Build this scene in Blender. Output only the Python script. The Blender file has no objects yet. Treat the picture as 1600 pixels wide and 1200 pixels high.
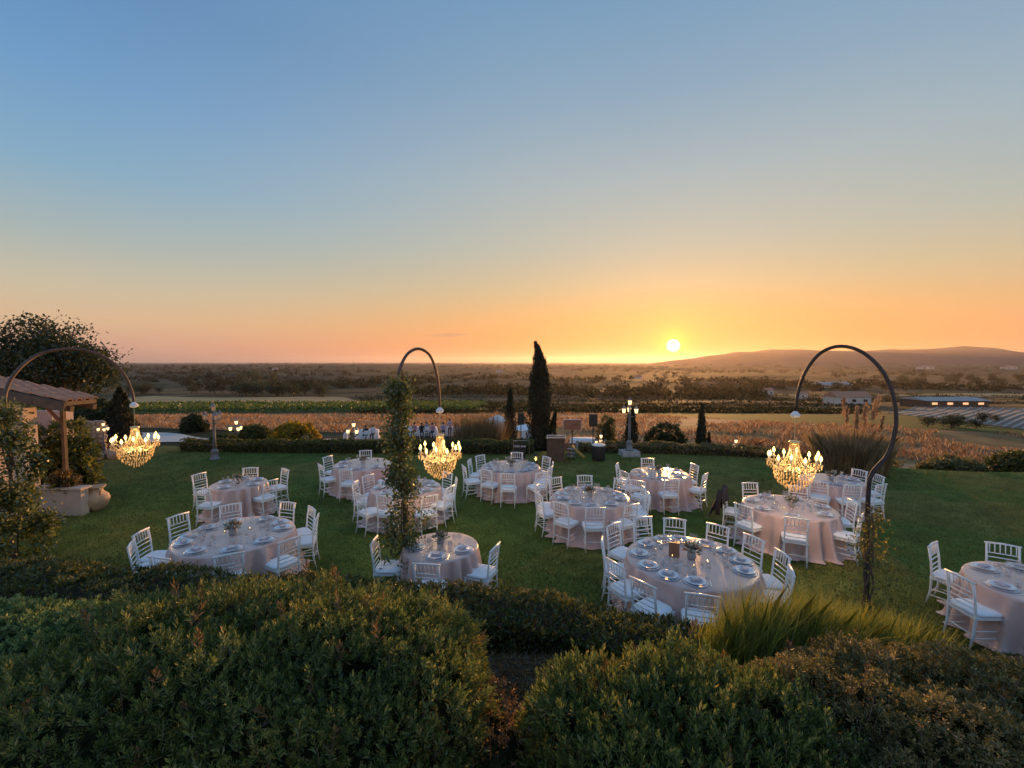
import bpy, math, random
import numpy as np
from mathutils import Vector, Matrix

random.seed(7)
rng = np.random.default_rng(7)
scene = bpy.context.scene
col = scene.collection
R = math.radians

# ------------------------------------------------------------------ camera
F_PX, CAM_H, HOR = 690.0, 3.85, 565.0          # focal length and horizon in photo pixels, eye height in metres
PITCH = math.atan((600 - HOR) / F_PX)
cam_d = bpy.data.cameras.new('camera')
cam_d.sensor_width = 36.0
cam_d.lens = 36.0 * F_PX / 1600.0
cam_d.clip_start = 0.05
cam_d.clip_end = 60000
cam = bpy.data.objects.new('camera', cam_d)
col.objects.link(cam)
cam.location = (0, 0, CAM_H)
cam.rotation_euler = (math.pi / 2 - PITCH, 0, 0)
scene.camera = cam


def ray(px, py):
    a, b = (px - 800) / F_PX, (600 - py) / F_PX
    c, s = math.cos(PITCH), math.sin(PITCH)
    return Vector((a, c + b * s, -s + b * c))


def at(px, py, Y):
    d = ray(px, py)
    return Vector((0, 0, CAM_H)) + d * (Y / d.y)


def gnd(px, py, z=0.0):
    d = ray(px, py)
    return Vector((0, 0, CAM_H)) + d * ((z - CAM_H) / d.z)


# ------------------------------------------------------------------ sky and sun
SUN_DIR = ray(1052, 540).normalized()
SUN_ELEV = math.asin(SUN_DIR.z)
SUN_AZ = math.atan2(SUN_DIR.x, SUN_DIR.y)
SKY_GAIN = 0.9
world = bpy.data.worlds.new('World')
scene.world = world
world.use_nodes = True
wt = world.node_tree
wt.nodes.clear()


def s2l(c):
    return tuple((v / 255 / 12.92) if v / 255 <= 0.04045 else ((v / 255 + 0.055) / 1.055) ** 2.4 for v in c)


def wn(t, **kw):
    n = wt.nodes.new(t)
    for k, v in kw.items():
        setattr(n, k, v)
    return n


def wmath(op, a, b=None, c=None, clamp=False):
    n = wn('ShaderNodeMath', operation=op, use_clamp=clamp)
    for i, v in enumerate((a, b, c)):
        if v is None:
            continue
        if isinstance(v, (int, float)):
            n.inputs[i].default_value = v
        else:
            wt.links.new(v, n.inputs[i])
    return n.outputs[0]


tc = wn('ShaderNodeTexCoord')
sep = wn('ShaderNodeSeparateXYZ')
wt.links.new(tc.outputs['Generated'], sep.inputs[0])
zc = wmath('MAXIMUM', sep.outputs['Z'], 0.0)


def wramp(stops):
    n = wn('ShaderNodeValToRGB')
    n.color_ramp.interpolation = 'B_SPLINE' if False else 'LINEAR'
    els = n.color_ramp.elements
    while len(els) < len(stops):
        els.new(0.5)
    for e, (p, c) in zip(els, stops):
        e.position = p
        e.color = s2l(c) + (1,)
    wt.links.new(zc, n.inputs[0])
    return n.outputs[0]


sun_side = wramp([(0, (230, 138, 82)), (.035, (234, 148, 86)), (.1, (218, 166, 108)), (.16, (197, 176, 138)),
                  (.24, (176, 177, 162)), (.36, (158, 173, 177)), (.5, (130, 159, 181)), (.63, (108, 147, 180)), (1, (92, 134, 174))])
far_side = wramp([(0, (196, 152, 142)), (.03, (208, 163, 138)), (.07, (212, 178, 142)), (.125, (193, 182, 157)),
                  (.2, (160, 173, 172)), (.3, (125, 163, 188)), (.42, (103, 148, 190)), (.53, (88, 133, 178)), (1, (80, 124, 172))])
# horizontal angle between the view direction and the sun
sxy = Vector((SUN_DIR.x, SUN_DIR.y)).normalized()
hl = wmath('SQRT', wmath('ADD', wmath('MULTIPLY', sep.outputs['X'], sep.outputs['X']), wmath('MULTIPLY', sep.outputs['Y'], sep.outputs['Y'])))
hdot = wmath('DIVIDE', wmath('ADD', wmath('MULTIPLY', sep.outputs['X'], sxy.x), wmath('MULTIPLY', sep.outputs['Y'], sxy.y)), wmath('MAXIMUM', hl, 1e-4))
haz = wmath('ARCCOSINE', wmath('MINIMUM', wmath('MAXIMUM', hdot, -1.0), 1.0))
mr = wn('ShaderNodeMapRange', interpolation_type='SMOOTHSTEP')
mr.inputs['From Min'].default_value = R(12)
mr.inputs['From Max'].default_value = R(72)
wt.links.new(haz, mr.inputs['Value'])
mixs = wn('ShaderNodeMix', data_type='RGBA')
wt.links.new(mr.outputs[0], mixs.inputs['Factor'])
wt.links.new(sun_side, mixs.inputs['A'])
wt.links.new(far_side, mixs.inputs['B'])
# the sky opposite a setting sun is lighter again than the sky a quarter turn away from it
anti_side = wramp([(0, (206, 172, 172)), (.08, (212, 188, 190)), (.2, (190, 198, 212)), (.4, (160, 186, 216)), (.63, (130, 165, 206)), (1, (92, 134, 182))])
mr2 = wn('ShaderNodeMapRange', interpolation_type='SMOOTHSTEP')
mr2.inputs['From Min'].default_value = R(85)
mr2.inputs['From Max'].default_value = R(165)
wt.links.new(haz, mr2.inputs['Value'])
mixa = wn('ShaderNodeMix', data_type='RGBA')
wt.links.new(mr2.outputs[0], mixa.inputs['Factor'])
wt.links.new(mixs.outputs['Result'], mixa.inputs['A'])
wt.links.new(anti_side, mixa.inputs['B'])
# aureole round the low sun
vd = wn('ShaderNodeVectorMath', operation='DOT_PRODUCT')
nv = wn('ShaderNodeVectorMath', operation='NORMALIZE')
wt.links.new(tc.outputs['Generated'], nv.inputs[0])
wt.links.new(nv.outputs[0], vd.inputs[0])
vd.inputs[1].default_value = SUN_DIR
ang = wmath('ARCCOSINE', wmath('MINIMUM', vd.outputs['Value'], 0.9999999))
acc = mixa.outputs['Result']


def add_glow(acc, fac, color):
    m = wn('ShaderNodeMix', data_type='RGBA', blend_type='MIX')
    m.inputs['A'].default_value = (0, 0, 0, 1)
    m.inputs['B'].default_value = tuple(color) + (1,)
    m.clamp_factor = False
    wt.links.new(fac, m.inputs['Factor'])
    a = wn('ShaderNodeMix', data_type='RGBA', blend_type='ADD')
    a.inputs['Factor'].default_value = 1
    wt.links.new(acc, a.inputs['A'])
    wt.links.new(m.outputs['Result'], a.inputs['B'])
    return a.outputs['Result']


def expfall(width_deg):
    return wmath('EXPONENT', wmath('MULTIPLY', ang, -1.0 / R(width_deg)))


acc = add_glow(acc, expfall(1.2), (1.5, 0.8, -0.12))
acc = add_glow(acc, expfall(4.0), (0.05, 0.0, -0.05))
# one thin cloud streak low over the horizon
c_dir = ray(701, 523.5).normalized()
c_tan = Vector((c_dir.y, -c_dir.x, 0)).normalized()
c_up = c_tan.cross(c_dir).normalized() + c_tan * -.03


def wdot(vec):
    n_ = wn('ShaderNodeVectorMath', operation='DOT_PRODUCT')
    wt.links.new(nv.outputs[0], n_.inputs[0])
    n_.inputs[1].default_value = vec
    return n_.outputs['Value']


cn = wn('ShaderNodeTexNoise')
cn.inputs['Scale'].default_value = 60.0
wt.links.new(nv.outputs[0], cn.inputs['Vector'])
cu_, cv_ = wmath('DIVIDE', wdot(c_tan), .052), wmath('DIVIDE', wdot(c_up), .0045)
cf = wmath('SUBTRACT', 1.15, wmath('ADD', wmath('MULTIPLY', cu_, cu_), wmath('MULTIPLY', cv_, cv_)), clamp=True)
cf = wmath('MULTIPLY', wmath('MULTIPLY', cf, wmath('GREATER_THAN', wdot(c_dir), .9)), wmath('MULTIPLY', cn.outputs['Fac'], 1.1), clamp=True)
cmix = wn('ShaderNodeMix', data_type='RGBA')
wt.links.new(cf, cmix.inputs['Factor'])
wt.links.new(acc, cmix.inputs['A'])
cmix.inputs['B'].default_value = s2l((186, 140, 118)) + (1,)
acc = cmix.outputs['Result']
disc = wn('ShaderNodeMapRange', interpolation_type='SMOOTHSTEP')
disc.inputs['From Min'].default_value = R(0.9)
disc.inputs['From Max'].default_value = R(0.42)
wt.links.new(ang, disc.inputs['Value'])
acc = add_glow(acc, disc.outputs[0], (4.0, 3.6, 2.6))
nish = wn('ShaderNodeTexSky', sky_type='NISHITA')
nish.sun_disc = False
nish.sun_elevation = SUN_ELEV
nish.sun_rotation = SUN_AZ
nish.dust_density = 2.0
nm = wn('ShaderNodeMix', data_type='RGBA', blend_type='ADD')
nm.inputs['Factor'].default_value = 0.012
wt.links.new(acc, nm.inputs['A'])
wt.links.new(nish.outputs[0], nm.inputs['B'])
bg = wn('ShaderNodeBackground')
bg.inputs['Strength'].default_value = SKY_GAIN
wt.links.new(nm.outputs['Result'], bg.inputs['Color'])
wo = wn('ShaderNodeOutputWorld')
wt.links.new(bg.outputs[0], wo.inputs['Surface'])

sun_d = bpy.data.lights.new('sun', 'SUN')
sun_d.energy = 5.0
sun_d.angle = R(0.6)
sun_d.color = (1.0, 0.47, 0.15)
sun = bpy.data.objects.new('sun', sun_d)
col.objects.link(sun)
sun.rotation_euler = (-SUN_DIR).to_track_quat('-Z', 'Y').to_euler()

scene.view_settings.view_transform = 'Standard'
scene.view_settings.look = 'None'
scene.view_settings.exposure = 0.28
scene.view_settings.gamma = 1.0
scene.view_settings.use_curve_mapping = False
scene.render.engine = 'CYCLES'
scene.cycles.use_denoising = True
scene.cycles.max_bounces = 6
scene.cycles.diffuse_bounces = 3
scene.cycles.glossy_bounces = 3
scene.cycles.transparent_max_bounces = 12
scene.cycles.volume_bounces = 0
scene.cycles.sample_clamp_indirect = 4.0
scene.cycles.caustics_reflective = False
scene.cycles.caustics_refractive = False


# ------------------------------------------------------------------ materials
def ntree(name):
    m = bpy.data.materials.new(name)
    m.use_nodes = True
    t = m.node_tree
    t.nodes.clear()
    out = t.nodes.new('ShaderNodeOutputMaterial')
    return m, t, out


def mat(name, color, rough=0.7, metal=0.0, var=0.12, scale=8.0, bump=0.0, bscale=60.0, sheen=0.0, coat=0.0, spec=0.5):
    m, t, out = ntree(name)
    p = t.nodes.new('ShaderNodeBsdfPrincipled')
    p.inputs['Roughness'].default_value = rough
    p.inputs['Metallic'].default_value = metal
    p.inputs['Specular IOR Level'].default_value = spec
    if sheen:
        p.inputs['Sheen Weight'].default_value = sheen
    if coat:
        p.inputs['Coat Weight'].default_value = coat
    tcn = t.nodes.new('ShaderNodeTexCoord')
    n = t.nodes.new('ShaderNodeTexNoise')
    n.inputs['Scale'].default_value = scale
    n.inputs['Detail'].default_value = 4
    t.links.new(tcn.outputs['Object'], n.inputs['Vector'])
    r = t.nodes.new('ShaderNodeValToRGB')
    r.color_ramp.elements[0].position = 0.3
    r.color_ramp.elements[1].position = 0.7
    r.color_ramp.elements[0].color = tuple(max(0, c * (1 - var)) for c in color) + (1,)
    r.color_ramp.elements[1].color = tuple(min(1, c * (1 + var)) for c in color) + (1,)
    t.links.new(n.outputs['Fac'], r.inputs[0])
    t.links.new(r.outputs[0], p.inputs['Base Color'])
    if bump:
        n2 = t.nodes.new('ShaderNodeTexNoise')
        n2.inputs['Scale'].default_value = bscale
        n2.inputs['Detail'].default_value = 3
        t.links.new(tcn.outputs['Object'], n2.inputs['Vector'])
        b = t.nodes.new('ShaderNodeBump')
        b.inputs['Strength'].default_value = bump
        b.inputs['Distance'].default_value = 0.02
        t.links.new(n2.outputs['Fac'], b.inputs['Height'])
        t.links.new(b.outputs[0], p.inputs['Normal'])
    t.links.new(p.outputs[0], out.inputs[0])
    return m


def leaf_mat(name, stops, trans=0.45, gloss=0.05, rough=0.45):
    """Leaves: colour varies from leaf to leaf, part of the light passes through."""
    m, t, out = ntree(name)
    g = t.nodes.new('ShaderNodeNewGeometry')
    r = t.nodes.new('ShaderNodeValToRGB')
    els = r.color_ramp.elements
    while len(els) < len(stops):
        els.new(0.5)
    for e, (p, c) in zip(els, stops):
        e.position = p
        e.color = tuple(c) + (1,)
    tcn = t.nodes.new('ShaderNodeTexCoord')
    nz = t.nodes.new('ShaderNodeTexNoise')
    nz.inputs['Scale'].default_value = 2.2
    nz.inputs['Detail'].default_value = 3
    t.links.new(tcn.outputs['Object'], nz.inputs['Vector'])
    ma = t.nodes.new('ShaderNodeMath')
    ma.operation = 'MULTIPLY_ADD'
    ma.inputs[1].default_value = 1.1
    ma.inputs[2].default_value = -.58
    t.links.new(nz.outputs['Fac'], ma.inputs[0])
    mb = t.nodes.new('ShaderNodeMath')
    mb.operation = 'ADD'
    mb.use_clamp = True
    t.links.new(g.outputs['Random Per Island'], mb.inputs[0])
    t.links.new(ma.outputs[0], mb.inputs[1])
    t.links.new(mb.outputs[0], r.inputs[0])
    d = t.nodes.new('ShaderNodeBsdfDiffuse')
    tr = t.nodes.new('ShaderNodeBsdfTranslucent')
    gl = t.nodes.new('ShaderNodeBsdfGlossy')
    gl.inputs['Roughness'].default_value = rough
    t.links.new(r.outputs[0], d.inputs[0])
    hs = t.nodes.new('ShaderNodeHueSaturation')
    hs.inputs['Saturation'].default_value = 1.1
    hs.inputs['Value'].default_value = 1.5
    t.links.new(r.outputs[0], hs.inputs['Color'])
    t.links.new(hs.outputs[0], tr.inputs[0])
    m1 = t.nodes.new('ShaderNodeMixShader')
    m1.inputs[0].default_value = trans
    t.links.new(d.outputs[0], m1.inputs[1])
    t.links.new(tr.outputs[0], m1.inputs[2])
    m2 = t.nodes.new('ShaderNodeMixShader')
    m2.inputs[0].default_value = gloss
    t.links.new(m1.outputs[0], m2.inputs[1])
    t.links.new(gl.outputs[0], m2.inputs[2])
    t.links.new(m2.outputs[0], out.inputs[0])
    return m


def emit_mat(name, color, strength):
    m, t, out = ntree(name)
    e = t.nodes.new('ShaderNodeEmission')
    e.inputs[0].default_value = tuple(color) + (1,)
    e.inputs[1].default_value = strength
    t.links.new(e.outputs[0], out.inputs[0])
    return m


def glass_mat(name, tint=(1, 1, 1), clear=0.8, rough=0.06, translucent=0.0, warm=(1, 1, 1)):
    m, t, out = ntree(name)
    tr = t.nodes.new('ShaderNodeBsdfTransparent')
    tr.inputs[0].default_value = tuple(tint) + (1,)
    gl = t.nodes.new('ShaderNodeBsdfGlossy')
    gl.inputs['Roughness'].default_value = rough
    last = gl
    if translucent:
        tl = t.nodes.new('ShaderNodeBsdfTranslucent')
        tl.inputs[0].default_value = tuple(warm) + (1,)
        mm = t.nodes.new('ShaderNodeMixShader')
        mm.inputs[0].default_value = translucent
        t.links.new(gl.outputs[0], mm.inputs[1])
        t.links.new(tl.outputs[0], mm.inputs[2])
        last = mm
    mx = t.nodes.new('ShaderNodeMixShader')
    mx.inputs[0].default_value = 1 - clear
    t.links.new(tr.outputs[0], mx.inputs[1])
    t.links.new(last.outputs[0], mx.inputs[2])
    t.links.new(mx.outputs[0], out.inputs[0])
    return m


def ground_mat(name, patches, scale=0.02, fine=(6.0, 0.25)):
    """Patchwork of field colours broken up by noise, all in world metres."""
    m, t, out = ntree(name)
    p = t.nodes.new('ShaderNodeBsdfPrincipled')
    p.inputs['Roughness'].default_value = 0.95
    p.inputs['Specular IOR Level'].default_value = 0.1
    tcn = t.nodes.new('ShaderNodeTexCoord')
    mp = t.nodes.new('ShaderNodeMapping')
    mp.inputs['Scale'].default_value = (1, 1, 0)
    t.links.new(tcn.outputs['Object'], mp.inputs[0])
    v = t.nodes.new('ShaderNodeTexVoronoi')
    v.inputs['Scale'].default_value = scale
    v.inputs['Randomness'].default_value = 0.9
    n0 = t.nodes.new('ShaderNodeTexNoise')
    n0.inputs['Scale'].default_value = scale * 2.0
    t.links.new(mp.outputs[0], n0.inputs['Vector'])
    ad = t.nodes.new('ShaderNodeVectorMath')
    ad.operation = 'MULTIPLY_ADD'
    ad.inputs[1].default_value = (0.4 / scale,) * 3
    t.links.new(n0.outputs['Color'], ad.inputs[0])
    t.links.new(mp.outputs[0], ad.inputs[2])
    t.links.new(ad.outputs[0], v.inputs['Vector'])
    sp = t.nodes.new('ShaderNodeSeparateColor')
    t.links.new(v.outputs['Color'], sp.inputs[0])
    r = t.nodes.new('ShaderNodeValToRGB')
    r.color_ramp.interpolation = 'CONSTANT'
    els = r.color_ramp.elements
    while len(els) < len(patches):
        els.new(0.5)
    for i, (e, c) in enumerate(zip(els, patches)):
        e.position = i / len(patches)
        e.color = tuple(c) + (1,)
    t.links.new(sp.outputs[0], r.inputs[0])
    n = t.nodes.new('ShaderNodeTexNoise')
    n.inputs['Scale'].default_value = fine[0]
    n.inputs['Detail'].default_value = 6
    n.inputs['Roughness'].default_value = 0.7
    t.links.new(tcn.outputs['Object'], n.inputs['Vector'])
    mr_ = t.nodes.new('ShaderNodeMapRange')
    mr_.inputs['From Min'].default_value = 0.3
    mr_.inputs['From Max'].default_value = 0.7
    mr_.inputs['To Min'].default_value = 1 - fine[1]
    mr_.inputs['To Max'].default_value = 1 + fine[1]
    t.links.new(n.outputs['Fac'], mr_.inputs[0])
    mu = t.nodes.new('ShaderNodeVectorMath')
    mu.operation = 'SCALE'
    t.links.new(r.outputs[0], mu.inputs[0])
    t.links.new(mr_.outputs[0], mu.inputs['Scale'])
    t.links.new(mu.outputs[0], p.inputs['Base Color'])
    t.links.new(p.outputs[0], out.inputs[0])
    return m


M = {}
M['white_paint'] = mat('white_paint', (0.88, 0.87, 0.86), 0.35, var=0.05)
M['cushion'] = mat('cushion', (0.92, 0.92, 0.93), 0.85, var=0.04, bump=0.15, bscale=25, sheen=0.2)
M['satin'] = mat('satin', (0.66, 0.45, 0.395), 0.34, var=0.05, scale=3, sheen=0.2, coat=0.12, bump=0.05, bscale=14)
M['plate'] = mat('plate', (0.74, 0.77, 0.82), 0.2, var=0.05, coat=0.3)
M['charger'] = mat('charger', (0.55, 0.6, 0.68), 0.25, var=0.1, coat=0.3)
M['napkin'] = mat('napkin', (0.46, 0.44, 0.5), 0.9, var=0.1)
M['card'] = mat('card', (0.8, 0.6, 0.54), 0.8, var=0.06)
M['steel'] = mat('steel', (0.7, 0.7, 0.72), 0.22, 1.0, var=0.05)
M['glass'] = glass_mat('glass', (0.97, 0.97, 0.98), 0.72, 0.08)
M['iron'] = mat('iron', (0.035, 0.028, 0.026), 0.55, 0.2, var=0.3)
M['rust_wood'] = mat('rust_wood', (0.1, 0.055, 0.038), 0.6, 0.0, var=0.3, scale=12)
M['grey_cast'] = mat('grey_cast', (0.2, 0.205, 0.225), 0.5, 0.2, var=0.2)
M['candle'] = mat('candle', (0.85, 0.8, 0.68), 0.5)
M['gilt'] = mat('gilt', (0.8, 0.62, 0.34), 0.3, 0.7, var=0.15)
M['bulb'] = emit_mat('bulb', (1.0, 0.7, 0.2), 4.5)
M['lantern_lit'] = emit_mat('lantern_lit', (1.0, 0.62, 0.26), 2.8)
M['lantern_off'] = glass_mat('lantern_off', (0.95, 0.95, 0.95), 0.3, 0.2, 0.6, (0.8, 0.78, 0.75))
M['crystal'] = glass_mat('crystal', (1, 0.95, 0.85), 0.15, 0.15, 0.78, (1.0, 0.84, 0.5))
M['plaster'] = mat('plaster', (0.62, 0.46, 0.37), 0.9, var=0.12, scale=2, bump=0.2)
M['white_plaster'] = mat('white_plaster', (0.54, 0.45, 0.39), 0.9, var=0.1, scale=3, bump=0.2)
M['terracotta'] = mat('terracotta', (0.42, 0.2, 0.12), 0.85, var=0.3, scale=5, bump=0.2)
M['pot'] = mat('pot', (0.5, 0.36, 0.24), 0.85, var=0.2, scale=6, bump=0.2)
M['wood_dark'] = mat('wood_dark', (0.11, 0.065, 0.04), 0.75, var=0.3, scale=6)
M['wood_warm'] = mat('wood_warm', (0.3, 0.13, 0.07), 0.6, var=0.25, scale=6)
M['stone'] = mat('stone', (0.42, 0.33, 0.26), 0.9, var=0.25, scale=5, bump=0.4, bscale=20)
M['stone_grey'] = mat('stone_grey', (0.36, 0.35, 0.34), 0.9, var=0.2, scale=5, bump=0.3, bscale=20)
M['black'] = mat('black', (0.02, 0.018, 0.017), 0.6, var=0.3)
M['jacket'] = mat('jacket', (0.03, 0.022, 0.028), 0.9, var=0.3, bump=0.3, bscale=18)
M['pink_cloth'] = mat('pink_cloth', (0.75, 0.34, 0.32), 0.7, var=0.15)
M['white_cloth'] = mat('white_cloth', (0.8, 0.79, 0.79), 0.8, var=0.05)
M['soil'] = mat('soil', (0.075, 0.052, 0.033), 1.0, var=0.4, scale=9, bump=0.8, bscale=40, spec=0.0)
M['bark'] = mat('bark', (0.12, 0.08, 0.055), 0.9, var=0.3, scale=14, bump=0.4)
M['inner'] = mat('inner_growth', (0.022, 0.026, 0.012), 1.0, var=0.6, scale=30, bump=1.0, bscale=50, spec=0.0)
M['twig'] = mat('twig', (0.035, 0.03, 0.018), 0.95, var=0.3, scale=14)
M['pale_field'] = mat('pale_field', (0.55, 0.35, 0.17), 1.0, var=0.14, scale=0.15, spec=0.0)
M['gravel'] = mat('gravel', (0.6, 0.54, 0.48), 0.95, var=0.12, scale=3)
M['plot_soil'] = mat('plot_soil', (0.19, 0.14, 0.11), 0.95, var=0.15, scale=0.3)
M['row_film'] = mat('row_film', (0.42, 0.37, 0.32), 0.7, var=0.1, scale=0.3)
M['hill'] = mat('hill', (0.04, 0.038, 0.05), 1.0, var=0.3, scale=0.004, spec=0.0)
M['house_pale'] = mat('house_pale', (0.6, 0.54, 0.48), 0.9, var=0.1, scale=0.4)
M['window_dark'] = mat('window_dark', (0.03, 0.03, 0.035), 0.2, var=0.2)
M['window_lit'] = emit_mat('window_lit', (1.0, 0.5, 0.25), 1.1)
M['skin'] = mat('skin', (0.5, 0.32, 0.24), 0.6, var=0.05)
M['hair'] = mat('hair', (0.03, 0.02, 0.015), 0.6, var=0.2)
M['trousers'] = mat('trousers', (0.04, 0.04, 0.055), 0.85)
M['flower_cream'] = mat('flower_cream', (0.72, 0.62, 0.52), 0.8, var=0.15, scale=30)
M['flower_pink'] = mat('flower_pink', (0.66, 0.36, 0.32), 0.8, var=0.2, scale=30)
M['flower_orange'] = mat('flower_orange', (0.75, 0.32, 0.1), 0.8, var=0.2, scale=30)

M['ground'] = ground_mat('ground', [(.036, .04, .018), (.05, .044, .02), (.03, .036, .017), (.075, .058, .032), (.04, .05, .018),
                                    (.07, .06, .032), (.03, .038, .018), (.12, .09, .05), (.055, .06, .03), (.085, .07, .038)], 0.02, (0.09, 0.5))
M['dry_ground'] = ground_mat('dry_ground', [(.3, .175, .09), (.25, .14, .07), (.34, .21, .115), (.2, .13, .06)], 0.1, (0.6, 0.35))
M['lawn'] = ground_mat('lawn', [(.095, .135, .03), (.115, .145, .032), (.145, .15, .036), (.175, .15, .04)], 0.35, (1.3, 0.4))
M['vineyard'] = ground_mat('vineyard', [(.055, .09, .024), (.062, .095, .025)], 0.05, (0.4, 0.3))

M['leaf_rosemary'] = leaf_mat('leaf_rosemary', [(0, (.045, .072, .022)), (.45, (.115, .16, .045)), (.8, (.2, .235, .065)), (1, (.38, .3, .09))], 0.4)
M['leaf_light'] = leaf_mat('leaf_light', [(0, (.07, .105, .04)), (.5, (.16, .23, .08)), (1, (.28, .35, .13))], 0.4)
M['leaf_olive'] = leaf_mat('leaf_olive', [(0, (.06, .064, .022)), (.5, (.15, .145, .048)), (.8, (.23, .195, .075)), (1, (.4, .3, .16))], 0.4)
M['leaf_dry'] = leaf_mat('leaf_dry', [(0, (.06, .04, .018)), (.5, (.14, .09, .035)), (1, (.24, .15, .06))], 0.4)
M['leaf_hedge'] = leaf_mat('leaf_hedge', [(0, (.03, .045, .012)), (.5, (.085, .1, .024)), (1, (.2, .18, .045))], 0.35)
M['leaf_vine'] = leaf_mat('leaf_vine', [(0, (.04, .065, .018)), (.5, (.09, .12, .03)), (1, (.2, .19, .05))], 0.45, 0.08)
M['leaf_tree'] = leaf_mat('leaf_tree', [(0, (.018, .03, .012)), (.5, (.04, .055, .018)), (1, (.08, .085, .025))], 0.4)
M['leaf_cypress'] = leaf_mat('leaf_cypress', [(0, (.014, .02, .01)), (.6, (.03, .038, .017)), (1, (.055, .055, .022))], 0.25)
M['leaf_far'] = leaf_mat('leaf_far', [(0, (.018, .024, .012)), (.6, (.035, .042, .02)), (1, (.06, .06, .028))], 0.2, 0.0)
M['leaf_yellow'] = leaf_mat('leaf_yellow', [(0, (.08, .08, .015)), (.45, (.36, .25, .03)), (1, (.6, .38, .03))], 0.4)
M['blade_lawn'] = leaf_mat('blade_lawn', [(0, (.055, .09, .02)), (.6, (.12, .15, .034)), (1, (.24, .2, .05))], 0.4, 0.03)
M['blade_tall'] = leaf_mat('blade_tall', [(0, (.12, .15, .03)), (.6, (.24, .26, .05)), (1, (.38, .34, .1))], 0.5, 0.06)
M['blade_dry'] = leaf_mat('blade_dry', [(0, (.2, .11, .06)), (.5, (.36, .21, .11)), (.85, (.5, .33, .19)), (1, (.68, .5, .32))], 0.45, 0.02)
M['blade_reed'] = leaf_mat('blade_reed', [(0, (.1, .08, .035)), (.5, (.2, .145, .07)), (1, (.36, .26, .14))], 0.4, 0.03)
M['blade_pampas'] = leaf_mat('blade_pampas', [(0, (.12, .1, .05)), (.5, (.26, .2, .11)), (1, (.45, .35, .21))], 0.45, 0.03)
M['plume'] = leaf_mat('plume', [(0, (.3, .2, .12)), (1, (.5, .36, .24))], 0.5, 0.0)


# ------------------------------------------------------------------ mesh helpers
class MB:
    def __init__(s):
        s.v, s.f = [], []

    def add(s, verts, faces):
        o = len(s.v)
        s.v += [tuple(v) for v in verts]
        s.f += [tuple(i + o for i in f) for f in faces]
        return s

    def box(s, c, size, rz=0.0, top=1.0):
        hx, hy, hz = size[0] / 2, size[1] / 2, size[2] / 2
        cr, sr = math.cos(rz), math.sin(rz)
        vs = []
        for z, k in ((-hz, 1.0), (hz, top)):
            for x, y in ((-hx, -hy), (hx, -hy), (hx, hy), (-hx, hy)):
                x, y = x * k, y * k
                vs.append((c[0] + x * cr - y * sr, c[1] + x * sr + y * cr, c[2] + z))
        return s.add(vs, [(3, 2, 1, 0), (4, 5, 6, 7), (0, 1, 5, 4), (1, 2, 6, 5), (2, 3, 7, 6), (3, 0, 4, 7)])

    def tube(s, pts, r, n=6, cap=True):
        pts = [Vector(p) for p in pts]
        rs = r if isinstance(r, (list, tuple)) else [r] * len(pts)
        vs, fs = [], []
        up = None
        for i, p in enumerate(pts):
            d = (pts[min(i + 1, len(pts) - 1)] - pts[max(i - 1, 0)]).normalized()
            if up is None:
                up = Vector((0, 0, 1)) if abs(d.z) < 0.9 else Vector((1, 0, 0))
            a = d.cross(up).normalized()
            up = a.cross(d).normalized()
            for k in range(n):
                t = 2 * math.pi * k / n
                vs.append(p + (a * math.cos(t) + up * math.sin(t)) * rs[i])
        for i in range(len(pts) - 1):
            for k in range(n):
                k2 = (k + 1) % n
                fs.append((i * n + k, i * n + k2, (i + 1) * n + k2, (i + 1) * n + k))
        if cap:
            fs.append(tuple(range(n - 1, -1, -1)))
            fs.append(tuple((len(pts) - 1) * n + k for k in range(n)))
        return s.add(vs, fs)

    def lathe(s, prof, n=12, c=(0, 0, 0), cap=True):
        vs, fs = [], []
        for r, z in prof:
            for k in range(n):
                t = 2 * math.pi * k / n
                vs.append((c[0] + r * math.cos(t), c[1] + r * math.sin(t), c[2] + z))
        for i in range(len(prof) - 1):
            for k in range(n):
                k2 = (k + 1) % n
                fs.append((i * n + k, i * n + k2, (i + 1) * n + k2, (i + 1) * n + k))
        if cap:
            fs.append(tuple(range(n - 1, -1, -1)))
            fs.append(tuple((len(prof) - 1) * n + k for k in range(n)))
        return s.add(vs, fs)

    def quad(s, a, b, c, d):
        return s.add([a, b, c, d], [(0, 1, 2, 3)])

    def octa(s, c, rx, rz):
        x, y, z = c
        return s.add([(x, y, z + rz), (x + rx, y, z), (x, y + rx, z), (x - rx, y, z), (x, y - rx, z), (x, y, z - rz)],
                     [(0, 1, 2), (0, 2, 3), (0, 3, 4), (0, 4, 1), (5, 2, 1), (5, 3, 2), (5, 4, 3), (5, 1, 4)])

    def mesh(s, name, m, smooth=False):
        me = bpy.data.meshes.new(name)
        me.from_pydata(s.v, [], s.f)
        if smooth:
            me.polygons.foreach_set('use_smooth', [True] * len(me.polygons))
        me.materials.append(m)
        me.update()
        return me

    def build(s, name, m, parent=None, smooth=False):
        return link(name, s.mesh(name, m, smooth), parent)


def link(name, data, parent=None, loc=None):
    o = bpy.data.objects.new(name, data)
    col.objects.link(o)
    if parent is not None:
        o.parent = parent
    if loc is not None:
        o.location = loc
    return o


def thing(name, label, cat, loc=(0, 0, 0), rz=0.0, group=None):
    o = link(name, None)
    o.empty_display_size = 0.2
    o.location = loc
    o.rotation_euler = (0, 0, rz)
    return tag(o, label, cat, group)


def tag(o, label=None, cat=None, group=None, kind=None):
    if label:
        o['label'] = label
    if cat:
        o['category'] = cat
    if group:
        o['group'] = group
    if kind:
        o['kind'] = kind
    return o


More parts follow.
